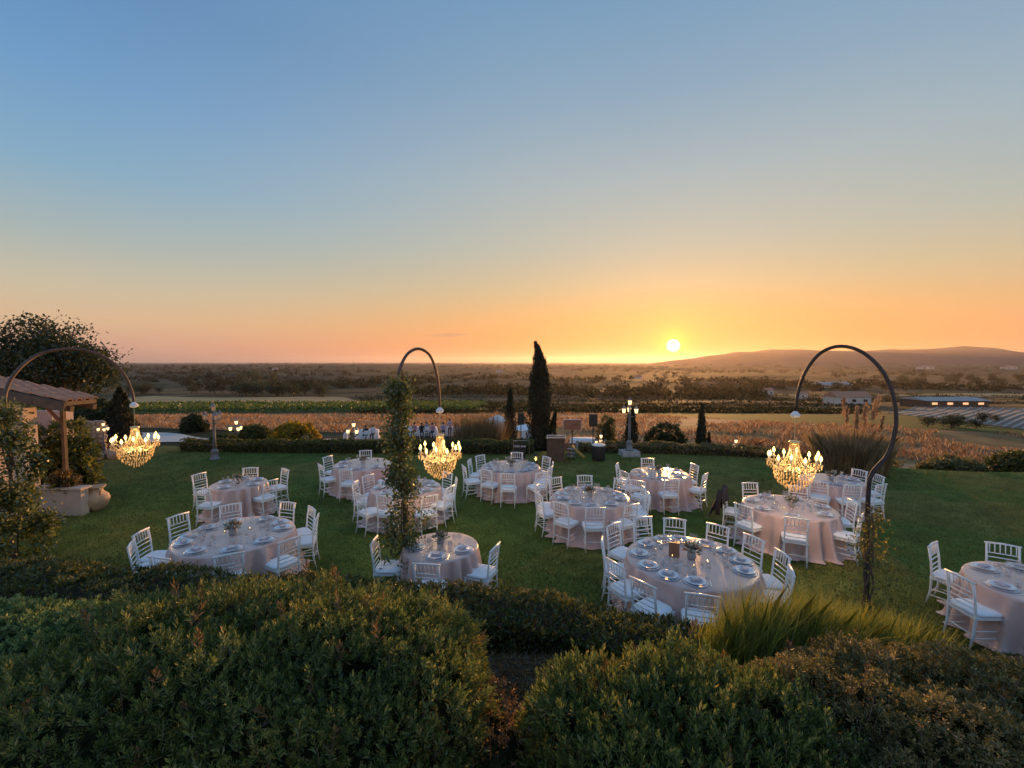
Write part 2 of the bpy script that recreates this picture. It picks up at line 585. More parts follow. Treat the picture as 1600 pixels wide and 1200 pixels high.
def copy_tree(o, parent=None):
    c = o.copy()
    col.objects.link(c)
    c.parent = parent
    for ch in list(o.children):
        copy_tree(ch, c)
    return c


def np_mesh(name, verts, faces, m, smooth=False):
    """verts (N,3), faces (M,k) all of one size."""
    me = bpy.data.meshes.new(name)
    verts = np.ascontiguousarray(verts, dtype=np.float32)
    faces = np.ascontiguousarray(faces, dtype=np.int32)
    k = faces.shape[1]
    me.vertices.add(len(verts))
    me.vertices.foreach_set('co', verts.ravel())
    me.loops.add(faces.size)
    me.loops.foreach_set('vertex_index', faces.ravel())
    me.polygons.add(len(faces))
    me.polygons.foreach_set('loop_start', np.arange(0, faces.size, k, dtype=np.int32))
    me.polygons.foreach_set('loop_total', np.full(len(faces), k, dtype=np.int32))
    if smooth:
        me.polygons.foreach_set('use_smooth', np.ones(len(faces), dtype=bool))
    me.update(calc_edges=True)
    me.materials.append(m)
    return me


def unit(a):
    return a / np.maximum(np.linalg.norm(a, axis=-1, keepdims=True), 1e-9)


def leaf_quads(pos, direc, length, width, fold=0.25):
    """One folded diamond leaf per position."""
    n = len(pos)
    direc = unit(direc)
    side = unit(np.cross(direc, rng.normal(size=(n, 3))))
    nrm = np.cross(direc, side)
    L = np.asarray(length).reshape(-1, 1) * np.ones((n, 1))
    W = np.asarray(width).reshape(-1, 1) * np.ones((n, 1))
    v = np.stack([pos, pos + direc * L * .5 + side * W * .5 + nrm * W * fold, pos + direc * L, pos + direc * L * .5 - side * W * .5 + nrm * W * fold], axis=1)
    return v.reshape(-1, 3), np.arange(n * 4).reshape(-1, 4)


def blades(pos, height, width, lean, wind=(0.0, 0.0)):
    """Grass blades: base, bent middle, tip (two faces folded into one strip of a quad and a tip)."""
    n = len(pos)
    a = rng.uniform(0, 2 * np.pi, n)
    side = np.stack([np.cos(a), np.sin(a), np.zeros(n)], 1)
    ln = rng.normal(size=(n, 3)) * lean
    ln[:, 2] = 0
    ln[:, 0] += wind[0]
    ln[:, 1] += wind[1]
    H = np.asarray(height).reshape(-1, 1) * np.ones((n, 1))
    W = np.asarray(width).reshape(-1, 1) * np.ones((n, 1))
    up = np.array([[0, 0, 1.0]])
    mid = pos + up * H * .55 + ln * H * .3
    tip = pos + up * H + ln * H
    v = np.stack([pos - side * W * .5, pos + side * W * .5, mid + side * W * .4, tip, mid - side * W * .4], axis=1)
    return v.reshape(-1, 3), np.arange(n * 5).reshape(-1, 5)


def join_vf(parts):
    vs, fs, o = [], [], 0
    for v, f in parts:
        vs.append(v)
        fs.append(f + o)
        o += len(v)
    return np.concatenate(vs), np.concatenate(fs)


def ss(a, b, x):
    t = np.clip((np.asarray(x, dtype=float) - a) / (b - a), 0, 1)
    return t * t * (3 - 2 * t)


# ------------------------------------------------------------------ terrain
KN_Y = [18.9, 20.5, 24, 34, 45, 75, 110, 150, 250, 400, 800, 1500, 3000, 9000]
KN_Z = [0, -1.0, -2.3, -2.6, -3.0, -5.6, -8.8, -12, -18, -22.5, -27, -30, -31, -31]


def wav(x, y, s, ph):
    return (np.sin(x / s + ph) * np.cos(y / (s * .8) + ph * 1.7) + .6 * np.sin((x * .6 + y * .9) / (s * .55) + ph * 2.3) + .4 * np.cos((x * .9 - y * .5) / (s * .33) + ph))


def lawn_edge(x):
    return 18.9 + 1.3 * ss(-13, -16, x) - 3.6 * ss(6, 17, x)


def tz(x, y):
    x = np.asarray(x, dtype=float)
    y = np.asarray(y, dtype=float)
    yy = y + (18.9 - lawn_edge(x)) * (1 - ss(30, 60, y))
    z = np.interp(yy, KN_Y, KN_Z)
    bank = .75 * ss(5.75, 4.3, y) + .45 * ss(3.0, 1.2, y)
    amp = 4.5 * ss(200, 900, y) + 6.0 * ss(900, 2500, y)
    return z + bank + amp * .55 * wav(x, y, 170, .7) + ss(60, 200, y) * .5 * wav(x, y, 40, 1.3) + 5 * ss(300, 1200, y) * ss(-200, -900, x)


ys = np.concatenate([np.arange(-4, 26, .3), np.geomspace(26, 6200, 210)])
us = np.linspace(-1, 1, 181)
YY, UU = np.meshgrid(ys, us, indexing='ij')
XX = UU * (np.maximum(YY, 0) * 1.9 + 12)
ZZ = tz(XX, YY)
nu = len(us)
gi = np.arange(len(ys) * nu).reshape(len(ys), nu)
gf = np.stack([gi[:-1, :-1], gi[:-1, 1:], gi[1:, 1:], gi[1:, :-1]], -1).reshape(-1, 4)
tag(link('ground', np_mesh('ground', np.stack([XX, YY, ZZ], -1).reshape(-1, 3), gf, M['ground'], True)), kind='structure')


def sheet(name, x0, x1, y0, y1, dz, m, nx=40, ny=30, fx0=None, fx1=None, fy0=None, fy1=None):
    """A surface that follows the ground dz above it; edges may be functions."""
    t = np.linspace(0, 1, nx)
    s = np.linspace(0, 1, ny)
    S, T = np.meshgrid(s, t, indexing='ij')
    X = x0 + (x1 - x0) * T
    lo = fy0(X) if fy0 else y0
    hi = fy1(X) if fy1 else y1
    Y = lo + (hi - lo) * S
    if fx0:
        X = fx0(Y) + (fx1(Y) - fx0(Y)) * T
    Z = tz(X, Y) + dz
    g = np.arange(nx * ny).reshape(ny, nx)
    f = np.stack([g[:-1, :-1], g[:-1, 1:], g[1:, 1:], g[1:, :-1]], -1).reshape(-1, 4)
    return tag(link(name, np_mesh(name, np.stack([X, Y, Z], -1).reshape(-1, 3), f, m, True)), kind='structure')


def dry_near(x):
    return 36 + 2 * np.sin(x / 9) - 13.5 * ss(1, 6, x) + 7 * ss(-44, -38, x) * ss(1, -3, x)


def dry_far(x):
    return 92 + 10 * np.sin(x / 31 + 1) + 6 * np.sin(x / 12) - 54 * ss(16, 40, x) + 5 * np.sin(x / 5) * ss(16, 40, x)


sheet('green_field', 16, 130, 0, 0, 0.05, M['vineyard'], 60, 30, fy0=lambda x: dry_far(x) + .5, fy1=lambda x: 88 + 10 * np.sin(x / 20))
sheet('lawn', -16, 20, 5.4, 0, 0.004, M['lawn'], 120, 60, fy1=lambda x: lawn_edge(x) - .1)
sheet('soil_bed', -8, 8, 1.0, 5.3, 0.006, M['soil'], 60, 40)
sheet('dry_grass_field', -75, 110, 0, 0, 0.05, M['dry_ground'], 90, 50, fy0=dry_near, fy1=dry_far)
# vineyard and pale stubble beyond it
sheet('vineyard_field', -150, -8, 0, 0, 0.12, M['vineyard'], 60, 30, fy0=lambda x: 112 + 8 * np.sin(x / 31 + 1), fy1=lambda x: 176 + 6 * np.sin(x / 40))
sheet('stubble_field', -230, -52, 0, 0, 0.2, M['pale_field'], 60, 20, fy0=lambda x: 183 + 6 * np.sin(x / 40), fy1=lambda x: 190 + 95 * ss(-52, -120, x) + 8 * np.sin(x / 25))
sheet('far_stubble_field', 190, 420, 0, 0, 0.2, M['pale_field'], 60, 16, fy0=lambda x: 300 - 10 * ss(190, 300, x), fy1=lambda x: 330 + 12 * np.sin(x / 50))
sea = MB().quad((-24000, 5600, -33), (9000, 5600, -33), (9000, 24000, -33), (-24000, 24000, -33))
tag(sea.build('sea', mat('sea_water', (0.05, 0.08, 0.11), 0.25, var=0.1, scale=0.01)), kind='structure')

# hills on the right skyline
HP = [(1030, 566), (1060, 562.5), (1100, 556), (1150, 550.5), (1185, 549), (1212, 545), (1250, 546), (1290, 549), (1340, 548), (1400, 546), (1450, 545), (1500, 541.5), (1540, 544), (1590, 551), (1650, 549), (1760, 553), (1900, 562)]


def ridge(name, depth, off, noise, thick):
    pxs = np.linspace(HP[0][0], HP[-1][0], 160)
    py = np.interp(pxs, [p[0] for p in HP], [p[1] for p in HP]) + off
    x = (pxs - 800) / F_PX * depth
    top = CAM_H + (HOR - py) / F_PX * depth + noise * (np.sin(x / 130) + .6 * np.sin(x / 57 + 1))
    rows = []
    for k, (dy, fz) in enumerate([(-thick, 0), (-.6 * thick, .35), (-.25 * thick, .8), (0, 1), (.4 * thick, .7), (thick, 0)]):
        w = thick * .12 * np.sin(x / 260 + k)
        rows.append(np.stack([x, depth + dy + w, -33 + (top + 33) * fz], 1))
    v = np.concatenate(rows)
    n = len(pxs)
    g = np.arange(len(v)).reshape(-1, n)
    f = np.stack([g[:-1, :-1], g[:-1, 1:], g[1:, 1:], g[1:, :-1]], -1).reshape(-1, 4)
    return tag(link(name, np_mesh(name, v, f, M['hill'], True)), kind='structure')


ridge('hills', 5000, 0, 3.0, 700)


# ------------------------------------------------------------------ grass
def scatter(n, x0, x1, y0, y1, near_bias=0.0):
    x = rng.uniform(x0, x1, n)
    u = rng.uniform(0, 1, n)
    if near_bias:
        u = u ** (1 + near_bias)
    return x, y0 + (y1 - y0) * u


x, y = scatter(240000, -1, 1, 5.5, 19, 0.7)
x = x * (y * 1.22 + .6)
k = (y < lawn_edge(x) - .15) & (x > -15)
x, y = x[k], y[k]
pos = np.stack([x, y, tz(x, y)], 1)
h = rng.uniform(.02, .05, len(x)) * (1 + .5 * (wav(x, y, 1.7, .3) > .6))
v, f = blades(pos, h, .004 + .0006 * y, .5)
tag(link('grass', np_mesh('grass', v, f, M['blade_lawn'])), 'short mown grass of the lawn', 'grass', kind='stuff')

# dry tall grass beyond the hedge
x, y = scatter(110000, -1, 1, 22, 108, 1.0)
x = x * (y * 1.25 + 4)
dens = wav(x, y, 6.0, .4)
k = (dens > -.5) & (wav(x, y, 2.3, 2.0) > -.8) & (y > dry_near(x)) & (y < dry_far(x) + 3 * np.sin(x * 1.7) - 1)
x, y, dens = x[k], y[k], dens[k]
pos = np.stack([x, y, tz(x, y)], 1)
v, f = blades(pos, rng.uniform(.18, .5, len(x)) * (1 + .7 * (dens > .6) * (wav(x, y, 2.0, .9) > .2)), .02 + .0012 * y, .55)
tag(link('dry_grass', np_mesh('dry_grass', v, f, M['blade_dry'])), 'tall straw coloured dry grass filling the field past the garden', 'grass', kind='stuff')

# rows of vines as low leafy lines
parts = []
for yy in np.arange(114, 176, 2.6):
    xs = np.arange(-150, -10, .55)
    xs = xs + rng.normal(0, .25, len(xs))
    ylo = 112 + 8 * np.sin(xs / 31 + 1) + 1
    k = yy + 2 > ylo
    xs = xs[k]
    p = np.stack([xs, np.full(len(xs), yy) + rng.normal(0, .3, len(xs)), tz(xs, np.full(len(xs), yy)) + rng.uniform(.2, 1.2, len(xs))], 1)
    p = np.repeat(p, 3, 0) + rng.normal(0, .25, (len(p) * 3, 3))
    parts.append(leaf_quads(p, rng.normal(size=p.shape) + [0, 0, .8], .8, .6))
v, f = join_vf(parts)
tag(link('vineyard_rows', np_mesh('vineyard_rows', v, f, leaf_mat('leaf_vineyard', [(0, (.05, .085, .018)), (1, (.12, .17, .035))], .4))), 'rows of green grapevines across the valley slope', 'vines', kind='stuff')

# ------------------------------------------------------------------ foreground shrubs
def sprig(nl, L, leaf, wid, spread):
    """A short upright shoot with narrow leaves; returns template leaf base points and directions."""
    t = np.linspace(.15, 1, nl)
    a = np.arange(nl) * 2.4
    base = np.stack([np.zeros(nl), np.zeros(nl), t * L], 1)
    out = np.stack([np.cos(a), np.sin(a), np.zeros(nl)], 1)
    d = out * (spread * (1.15 - .6 * t))[:, None] + np.array([0, 0, 1.0]) * (.35 + .75 * t)[:, None]
    v, f = leaf_quads(base, d, leaf * (1.05 - .35 * t), wid)
    return v, f


def frames(direc):
    z = unit(direc)
    ref = np.where(np.abs(z[:, 2:3]) < .9, np.array([[0, 0, 1.0]]), np.array([[1.0, 0, 0]]))
    x = unit(np.cross(ref, z))
    y = np.cross(z, x)
    a = rng.uniform(0, 2 * np.pi, len(z))[:, None]
    x2 = x * np.cos(a) + y * np.sin(a)
    y2 = -x * np.sin(a) + y * np.cos(a)
    return np.stack([x2, y2, z], -1)          # columns


def instance(template, pos, direc, scale):
    tv, tf = template
    fr = frames(direc)
    v = np.einsum('nij,tj->nti', fr, tv) * np.asarray(scale).reshape(-1, 1, 1) + pos[:, None, :]
    n, T = len(pos), len(tv)
    f = tf[None] + (np.arange(n) * T)[:, None, None]
    return v.reshape(-1, 3), f.reshape(-1, tf.shape[1])


def superpoints(n, c, r, p, zmin=-.6):
    """Points spread evenly over a rounded-box shape, with their normals."""
    r = np.asarray(r, float)
    u = unit(rng.normal(size=(int(n * 5) + 50, 3)))
    rho = 1 / (np.sum(np.abs(u) ** p, 1) ** (1 / p))
    d = u * rho[:, None]
    n1 = unit(np.sign(d) * np.abs(d) ** (p - 1))
    w = rho ** 2 / np.maximum(np.sum(n1 * u, 1), .05) * np.linalg.norm(n1 / r, axis=1)
    w[d[:, 2] < zmin] = 0
    pick = rng.choice(len(d), n, p=w / w.sum())
    d = d[pick] + rng.normal(0, .004, (n, 3))
    nrm = unit(n1[pick] / r)
    lump = 1 + .045 * wav(d[:, 0] * r[0] * 10, d[:, 1] * r[1] * 10 + d[:, 2] * 5, 2.2, c[0]) + .03 * wav(d[:, 0] * r[0] * 30, d[:, 1] * r[1] * 30 + d[:, 2] * 12, 2.2, c[1])
    return np.asarray(c) + d * r * lump[:, None], nrm


def inside(pts, c, r, p, k=.97):
    q = np.abs((pts - np.asarray(c)) / (np.asarray(r) * k))
    return np.sum(q ** p, 1) < 1


def shrub(name, label, cat, blobs, dens, templates, m, p=2.6, up=.55, jit=.4, sc=(.8, 1.3), depth=.1, core_k=.86, group=None, stray=0):
    t = thing(name, label, cat, (blobs[0][0][0], blobs[0][0][1], float(tz(blobs[0][0][0], blobs[0][0][1]))), 0, group)
    off = np.array(t.location)
    parts = []
    core = MB()
    for i, (c, r) in enumerate(blobs):
        area = 4 * math.pi * (((r[0] * r[1]) ** 1.6 + (r[0] * r[2]) ** 1.6 + (r[1] * r[2]) ** 1.6) / 3) ** (1 / 1.6)
        P, N = superpoints(int(area * dens * .8), c, r, p)
        keep = np.ones(len(P), bool)
        for j, (c2, r2) in enumerate(blobs):
            if j != i:
                keep &= ~inside(P, c2, r2, p)
        to_cam = unit(np.array([[0, 0, CAM_H]]) - P)
        keep &= np.sum(N * to_cam, 1) > -.45
        P, N = P[keep], N[keep]
        P = P - N * (rng.uniform(0, 1, len(P)) ** 2 * depth)[:, None]
        D = N * .7 + np.array([0, 0, up]) + rng.normal(0, jit, P.shape)
        which = rng.integers(0, len(templates), len(P))
        for w, tm in enumerate(templates):
            kk = which == w
            parts.append(instance(tm, P[kk] - off, D[kk], rng.uniform(sc[0], sc[1], kk.sum())))
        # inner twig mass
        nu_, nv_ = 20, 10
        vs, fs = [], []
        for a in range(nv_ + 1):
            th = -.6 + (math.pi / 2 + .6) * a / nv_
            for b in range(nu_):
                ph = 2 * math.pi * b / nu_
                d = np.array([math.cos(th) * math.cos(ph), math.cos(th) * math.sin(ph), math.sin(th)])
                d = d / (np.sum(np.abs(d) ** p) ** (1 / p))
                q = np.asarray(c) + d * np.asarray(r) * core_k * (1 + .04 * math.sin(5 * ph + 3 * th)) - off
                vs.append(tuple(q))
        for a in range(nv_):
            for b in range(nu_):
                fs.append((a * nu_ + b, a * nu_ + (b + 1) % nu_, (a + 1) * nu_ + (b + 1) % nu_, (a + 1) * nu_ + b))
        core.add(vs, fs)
    v, f = join_vf(parts)
    fo = link('foliage', np_mesh(name + '_foliage', v, f, m), t)
    fo['kind'] = 'stuff'
    if stray:
        sp, dp = [], []
        tw = MB()
        for c, r in blobs:
            P, N = superpoints(int(stray * r[0] * r[1]), c, r, p, .2)
            D = unit(N * .5 + np.array([0, 0, .9]) + rng.normal(0, .35, P.shape))
            for q in range(len(P)):
                L = random.uniform(.08, .24)
                e = P[q] + D[q] * L
                tw.tube([tuple(P[q] - D[q] * .05 - off), tuple(P[q] + D[q] * L * .5 + rng.normal(0, .01, 3) - off), tuple(e - off)], [.003, .0025, .0012], 3, False)
                if q % 4:
                    (sp if q % 4 < 3 else dp).append(np.concatenate([P[q] + D[q] * L * .35, D[q], [L / .09]]))
        for lst, mm, nm_ in ((sp, m, 'stray_shoots'), (dp, M['leaf_dry'], 'dry_sprays')):
            if lst:
                A = np.array(lst)
                v, f = instance(templates[0], A[:, :3] - off, A[:, 3:6], np.clip(A[:, 6] * .7, .7, 1.9))
                link(nm_, np_mesh(nm_, v, f, mm), t)['kind'] = 'stuff'
        link('bare_twigs', tw.mesh('bare_twigs', M['bark']), t)['kind'] = 'stuff'
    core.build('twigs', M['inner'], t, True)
    return t


SPR_A = [sprig(15, .085, .042, .009, .75), sprig(13, .065, .04, .009, .9), sprig(17, .11, .04, .0085, .6)]
SPR_B = [sprig(14, .055, .045, .013, .9), sprig(12, .045, .042, .014, 1.0)]
SPR_C = [sprig(9, .04, .03, .009, 1.1), sprig(8, .035, .026, .009, 1.2)]
shrub('rosemary_bush', 'broad dark green bush with upright needle shoots, filling the lower left', 'bush',
      [((-2.1, 3.2, .72), (1.75, 1.1, 1.12)), ((-.95, 3.15, .68), (.76, 1.0, 1.08))], 1000, SPR_A, M['leaf_rosemary'], p=3.2, jit=.45, stray=110)
shrub('pale_bush', 'lighter green soft bush at the lower left corner before the hedge', 'bush',
      [((-4.2, 3.45, .66), (1.4, .85, .98))], 900, SPR_B, M['leaf_light'], jit=.3, up=.8, sc=(.9, 1.5), p=3.2, stray=70)
shrub('needle_bush', 'green bush of upright needle shoots below the largest front table', 'bush',
      [((1.05, 2.7, .55), (.9, .85, 1.02)), ((.52, 2.95, .5), (.42, .55, 1.08)), ((1.2, 3.15, .45), (.6, .45, 1.1)), ((1.75, 2.85, .5), (.5, .7, 1.02))], 1000, SPR_A, M['leaf_rosemary'], up=1.1, sc=(.8, 1.5), p=2.8, jit=.35, stray=130)
shrub('dry_twiggy_bush', 'small browned twiggy bush in the gap between two green bushes', 'bush',
      [((-.13, 3.0, .75), (.34, .42, .76))], 520, SPR_C, M['leaf_dry'], core_k=.7, depth=.25)
shrub('small_leaved_bush', 'wide low olive brown bush with tiny leaves, filling the lower right corner', 'bush',
      [((3.0, 2.85, .5), (1.5, .98, 1.12)), ((4.3, 2.9, .35), (1.1, .98, 1.05))], 2300, SPR_C, M['leaf_olive'], jit=.6, sc=(.8, 1.4), p=2.9, stray=110)


def hedge_line(name, label, pts, width, height, dens, m, leaf=(.035, .016), group=None, level=None):
    """A clipped hedge along a polyline with a leafy top and sides."""
    pts = [Vector((p[0], p[1], 0)) for p in pts]
    t = thing(name, label, 'hedge', (pts[0].x, pts[0].y, float(tz(pts[0].x, pts[0].y))), 0, group)
    off = np.array(t.location)
    P, N = [], []
    core = MB()
    secs = []
    for a, b in zip(pts[:-1], pts[1:]):
        L = (b - a).length
        d = (b - a) / L
        s = Vector((-d.y, d.x, 0))
        n = int(L * (width + 2 * height) * dens)
        u = rng.uniform(0, L, n)
        w = rng.uniform(0, width + 2 * height, n)
        for uu, ww in zip(u, w):
            q = a + d * uu
            zb = float(0)
            if ww < height:
                P.append((q.x - s.x * width / 2, q.y - s.y * width / 2, ww))
                N.append((-s.x, -s.y, .3))
            elif ww < height + width:
                k_ = (ww - height) / width - .5
                P.append((q.x + s.x * width * k_, q.y + s.y * width * k_, height + .03 * math.cos(k_ * 3)))
                N.append((0, 0, 1))
            else:
                P.append((q.x + s.x * width / 2, q.y + s.y * width / 2, ww - height - width))
                N.append((s.x, s.y, .3))
    P, N = np.array(P), np.array(N)
    gz = tz(P[:, 0], P[:, 1])
    P[:, 2] = gz + P[:, 2] if level is None else gz + P[:, 2] / height * (level - gz)
    P += N * (.04 * wav(P[:, 0] * 6, P[:, 1] * 6 + P[:, 2] * 6, 1.9, .3))[:, None] + rng.normal(0, .02, P.shape)
    D = N * .8 + rng.normal(0, .5, P.shape) + [0, 0, .4]
    tm = [leaf_template(leaf)]
    v, f = instance(tm[0], P - off, D, rng.uniform(.7, 1.4, len(P)))
    fo = link('foliage', np_mesh(name + '_foliage', v, f, m), t)
    fo['kind'] = 'stuff'
    for i in range(len(pts)):
        d = (pts[min(i + 1, len(pts) - 1)] - pts[max(i - 1, 0)]).normalized()
        s = Vector((-d.y, d.x, 0))
        z0 = float(tz(pts[i].x, pts[i].y)) - .1
        hw = width / 2 - .05
        zt = z0 + height + .06 if level is None else level - .05
        for sx, zz in ((-1, z0), (-1, zt), (1, zt), (1, z0)):
            secs.append((pts[i].x + s.x * hw * sx - off[0], pts[i].y + s.y * hw * sx - off[1], zz - off[2]))
    fs = []
    for i in range(len(pts) - 1):
        for k_ in range(4):
            fs.append((i * 4 + k_, i * 4 + (k_ + 1) % 4, (i + 1) * 4 + (k_ + 1) % 4, (i + 1) * 4 + k_))
    fs += [(0, 1, 2, 3), tuple(len(secs) - 4 + q for q in (3, 2, 1, 0))]
    core.add(secs, fs)
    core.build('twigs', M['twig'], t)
    return t


def leaf_template(leaf):
    n = 5
    a = np.arange(n) * 2.4
    base = np.stack([np.zeros(n), np.zeros(n), np.linspace(0, .03, n)], 1)
    d = np.stack([np.cos(a), np.sin(a), np.full(n, .9)], 1)
    return leaf_quads(base, d, leaf[0], leaf[1])


def arc_pts(knots, n):
    k = np.array(knots, float)
    t = np.linspace(0, len(k) - 1, n)
    i = np.arange(len(k))
    # smooth interpolation (Catmull-Rom)
    out = []
    for tt in t:
        a = min(int(tt), len(k) - 2)
        u = tt - a
        p0, p1, p2, p3 = k[max(a - 1, 0)], k[a], k[a + 1], k[min(a + 2, len(k) - 1)]
        out.append(.5 * ((2 * p1) + (-p0 + p2) * u + (2 * p0 - 5 * p1 + 4 * p2 - p3) * u * u + (-p0 + 3 * p1 - 3 * p2 + p3) * u ** 3))
    return [tuple(q) for q in out]


hedge_line('clipped_hedge', 'clipped green hedge between the front bushes and the lawn', arc_pts([(-8.2, 6.2), (-5.5, 5.95), (-3, 5.65), (-.5, 5.38), (.75, 5.05), (1.4, 4.78), (2.4, 4.4)], 16), .75, .5, 700, M['leaf_hedge'], (.05, .018), level=.83)
hedge_line('back_hedge', 'long dark clipped hedge along the far edge of the lawn', arc_pts([(-14.2, 19.2), (-9, 18.9), (-4, 18.75), (.9, 18.6)], 10), .9, .42, 330, M['leaf_hedge'], (.06, .03))
hedge_line('low_hedge', 'low rough hedge at the lawn edge below the sun', arc_pts([(2.9, 18.9), (6, 18.7), (9, 18.2), (12, 17.3), (14.5, 16.4)], 10), .8, .3, 330, M['leaf_olive'], (.06, .03))

# dead leaves and tufts on the bare soil
n = 14000
x, y = rng.uniform(-1.2, 1.6, n), rng.uniform(3.4, 5.2, n)
pos = np.stack([x, y, tz(x, y) + .012], 1)
v, f = leaf_quads(pos, rng.normal(size=(n, 3)) * [1, 1, .5], rng.uniform(.02, .09, n), .012)
tag(link('leaf_litter', np_mesh('leaf_litter', v, f, M['leaf_dry'])), 'dead leaves on the bare soil between the front bushes', 'leaves', kind='stuff')

# tall ornamental grass
n = 9500
x = 1.85 + 2.3 * rng.beta(1.7, 1.5, n)
y = 4.35 + rng.normal(0, .17, n) - .08 * (x - 2.15)
pos = np.stack([x, y, tz(x, y)], 1)
h = (.86 - .2 * np.abs(x - 2.35)) * rng.uniform(.45, 1.08, n) * (.55 + .45 * ss(1.8, 2.4, x))
v, f = blades(pos, h, .0065, .25, (.26, .05))
t = thing('tall_grass_clump', 'tuft of tall yellow green grass blades beside the front table', 'grass', (3.0, 4.35, float(tz(3.0, 4.35))))
o = link('blades', np_mesh('tall_blades', v - np.array(t.location), f, M['blade_tall']), t)
o['kind'] = 'stuff'


# ------------------------------------------------------------------ banquet chairs
def make_chair():
    t = thing('banquet_chair', 'white chair', 'chair')
    W, HB = .195, .92
    # legs: front ones to the seat, rear ones run on as back posts
    mf = MB().tube([(0, .02, 0), (0, 0, .2), (0, 0, .43)], [.012, .016, .018], 6).mesh('chair_front_leg', M['white_paint'], True)
    mr_ = MB().tube([(0, -.06, 0), (0, -.015, .2), (0, 0, .43), (0, -.02, .68), (0, -.055, HB)], [.013, .016, .018, .016, .015], 6).mesh('chair_rear_leg', M['white_paint'], True)
    for sx in (-1, 1):
        link('leg', mf, t, (sx * W, .19, 0))
        link('leg', mr_, t, (sx * (W - .012), -.19, 0))
    MB().box((0, 0, .435), (.42, .42, .03)).build('seat', M['white_paint'], t)
    prof = []
    c = MB()
    vs, fs = [], []
    rings = [(.19, .45), (.212, .462), (.215, .485), (.2, .503), (.14, .512), (.0, .514)]
    nn = 20
    for r_, z_ in rings:
        for q in range(nn):
            a = 2 * math.pi * q / nn
            ca, sa = math.cos(a), math.sin(a)
            k_ = (abs(ca) ** 5 + abs(sa) ** 5) ** (-1 / 5)
            vs.append((ca * k_ * r_, sa * k_ * r_ + .005, z_))
    for i in range(len(rings) - 1):
        for q in range(nn):
            fs.append((i * nn + q, i * nn + (q + 1) % nn, (i + 1) * nn + (q + 1) % nn, (i + 1) * nn + q))
    c.add(vs, fs)
    c.build('cushion', M['cushion'], t, True)

    def backy(z):
        return -.19 - .055 * max(0, (z - .43) / (HB - .43)) ** 1.3

    MB().tube([(-W - .015, backy(.915), .915), (0, backy(.915) - .01, .925), (W + .015, backy(.915), .915)], .015, 6).build('top_rail', M['white_paint'], t, True)
    rail = MB().tube([(-W, 0, 0), (0, -.006, 0), (W, 0, 0)], .0095, 5).mesh('chair_rail', M['white_paint'], True)
    for z in (.765, .7, .62, .55):
        link('cross_rail', rail, t, (0, backy(z), z))
    sp = MB().tube([(0, backy(.765), .765), (0, backy(.85), .85), (0, backy(.915), .915)], .008, 5).mesh('chair_spindle', M['white_paint'], True)
    for q in range(6):
        link('spindle', sp, t, ((q - 2.5) * .06, 0, 0))
    st = MB().tube([(-W, 0, 0), (W, 0, 0)], .0085, 5).mesh('chair_stretcher', M['white_paint'], True)
    ss_ = MB().tube([(0, -.2, 0), (0, .19, 0)], .0085, 5).mesh('chair_side_stretcher', M['white_paint'], True)
    for z in (.2,):
        link('stretcher', st, t, (0, .192, z))
        link('stretcher', st, t, (0, -.2, z))
    for sx in (-1, 1):
        for z in (.16, .26):
            link('stretcher', ss_, t, (sx * (W - .004), 0, z))
    return t


# tables: centre, radius, phrase for labels, and where the top of each chair back shows in the photo
TABLES = {
    'A': (-6.92, 11.05, .64, 'the leftmost rear table', [(310.5, 741.4), (321, 762), (390, 732), (411, 750), (446, 734)]),
    'B': (-4.94, 7.75, .95, 'the front left table', [(205, 851), (219, 833), (279, 806), (361, 789.5), (445, 787), (481, 796), (490, 808), (455, 843), (356.5, 868), (251.5, 871)]),
    'C': (-4.46, 13.2, .88, 'the table nearest the back hedge', [(506, 726), (519, 715), (570, 709), (541, 734), (611, 730)]),
    'D': (-2.6, 10.71, .84, 'the table behind the vine', [(561, 755), (564, 774), (587.5, 746), (602, 775), (671, 776), (702.5, 762), (711, 749), (677, 744)]),
    'E': (-1.19, 7.25, .62, 'the small front table', [(584, 847), (670, 881), (767, 855)]),
    'F': (-.04, 12.86, .86, 'the table facing the signboard', [(725, 729), (734.5, 719.5), (760.5, 714.5), (804, 712), (834, 717.5), (854.5, 724.5), (859, 731), (759, 735), (794, 741), (847, 739)]),
    'G': (1.8, 9.96, .87, 'the central table', [(876, 751), (917, 750), (961, 752.5), (846, 761), (841, 772), (876, 787.5), (927.5, 793), (980, 787.5), (995, 765), (1004, 771)]),
    'I': (4.08, 12.04, .79, 'the table below the sun', [(967.5, 726), (979, 737.5), (1020, 724), (1074, 727.5), (1092.5, 740), (1046, 747.5), (992, 754)]),
    'J': (2.78, 6.75, .96, 'the largest front table', [(1004, 810), (1051, 812), (1120, 822), (1177.5, 841), (1224, 867), (1237, 895), (957.5, 821), (947.5, 847), (959, 879), (1007.5, 912.5), (1097.5, 934)]),
    'K': (5.9, 9.28, .88, 'the right chandelier table', [(1181, 760), (1140, 768), (1164, 789), (1245, 811), (1321, 783), (1343, 807), (1248, 764)]),
    'L': (8.35, 11.4, .72, 'the farthest right table', [(1332, 737), (1354, 743), (1378, 757.6), (1332, 759), (1277, 753)]),
    'M': (7.3, 5.9, .8, 'the right corner table', [(1459, 851), (1570, 856), (1517.5, 902)]),
}
ORD = ['first', 'second', 'third', 'fourth', 'fifth', 'sixth', 'seventh']
chair0 = make_chair()
used = False
SEATS = {}
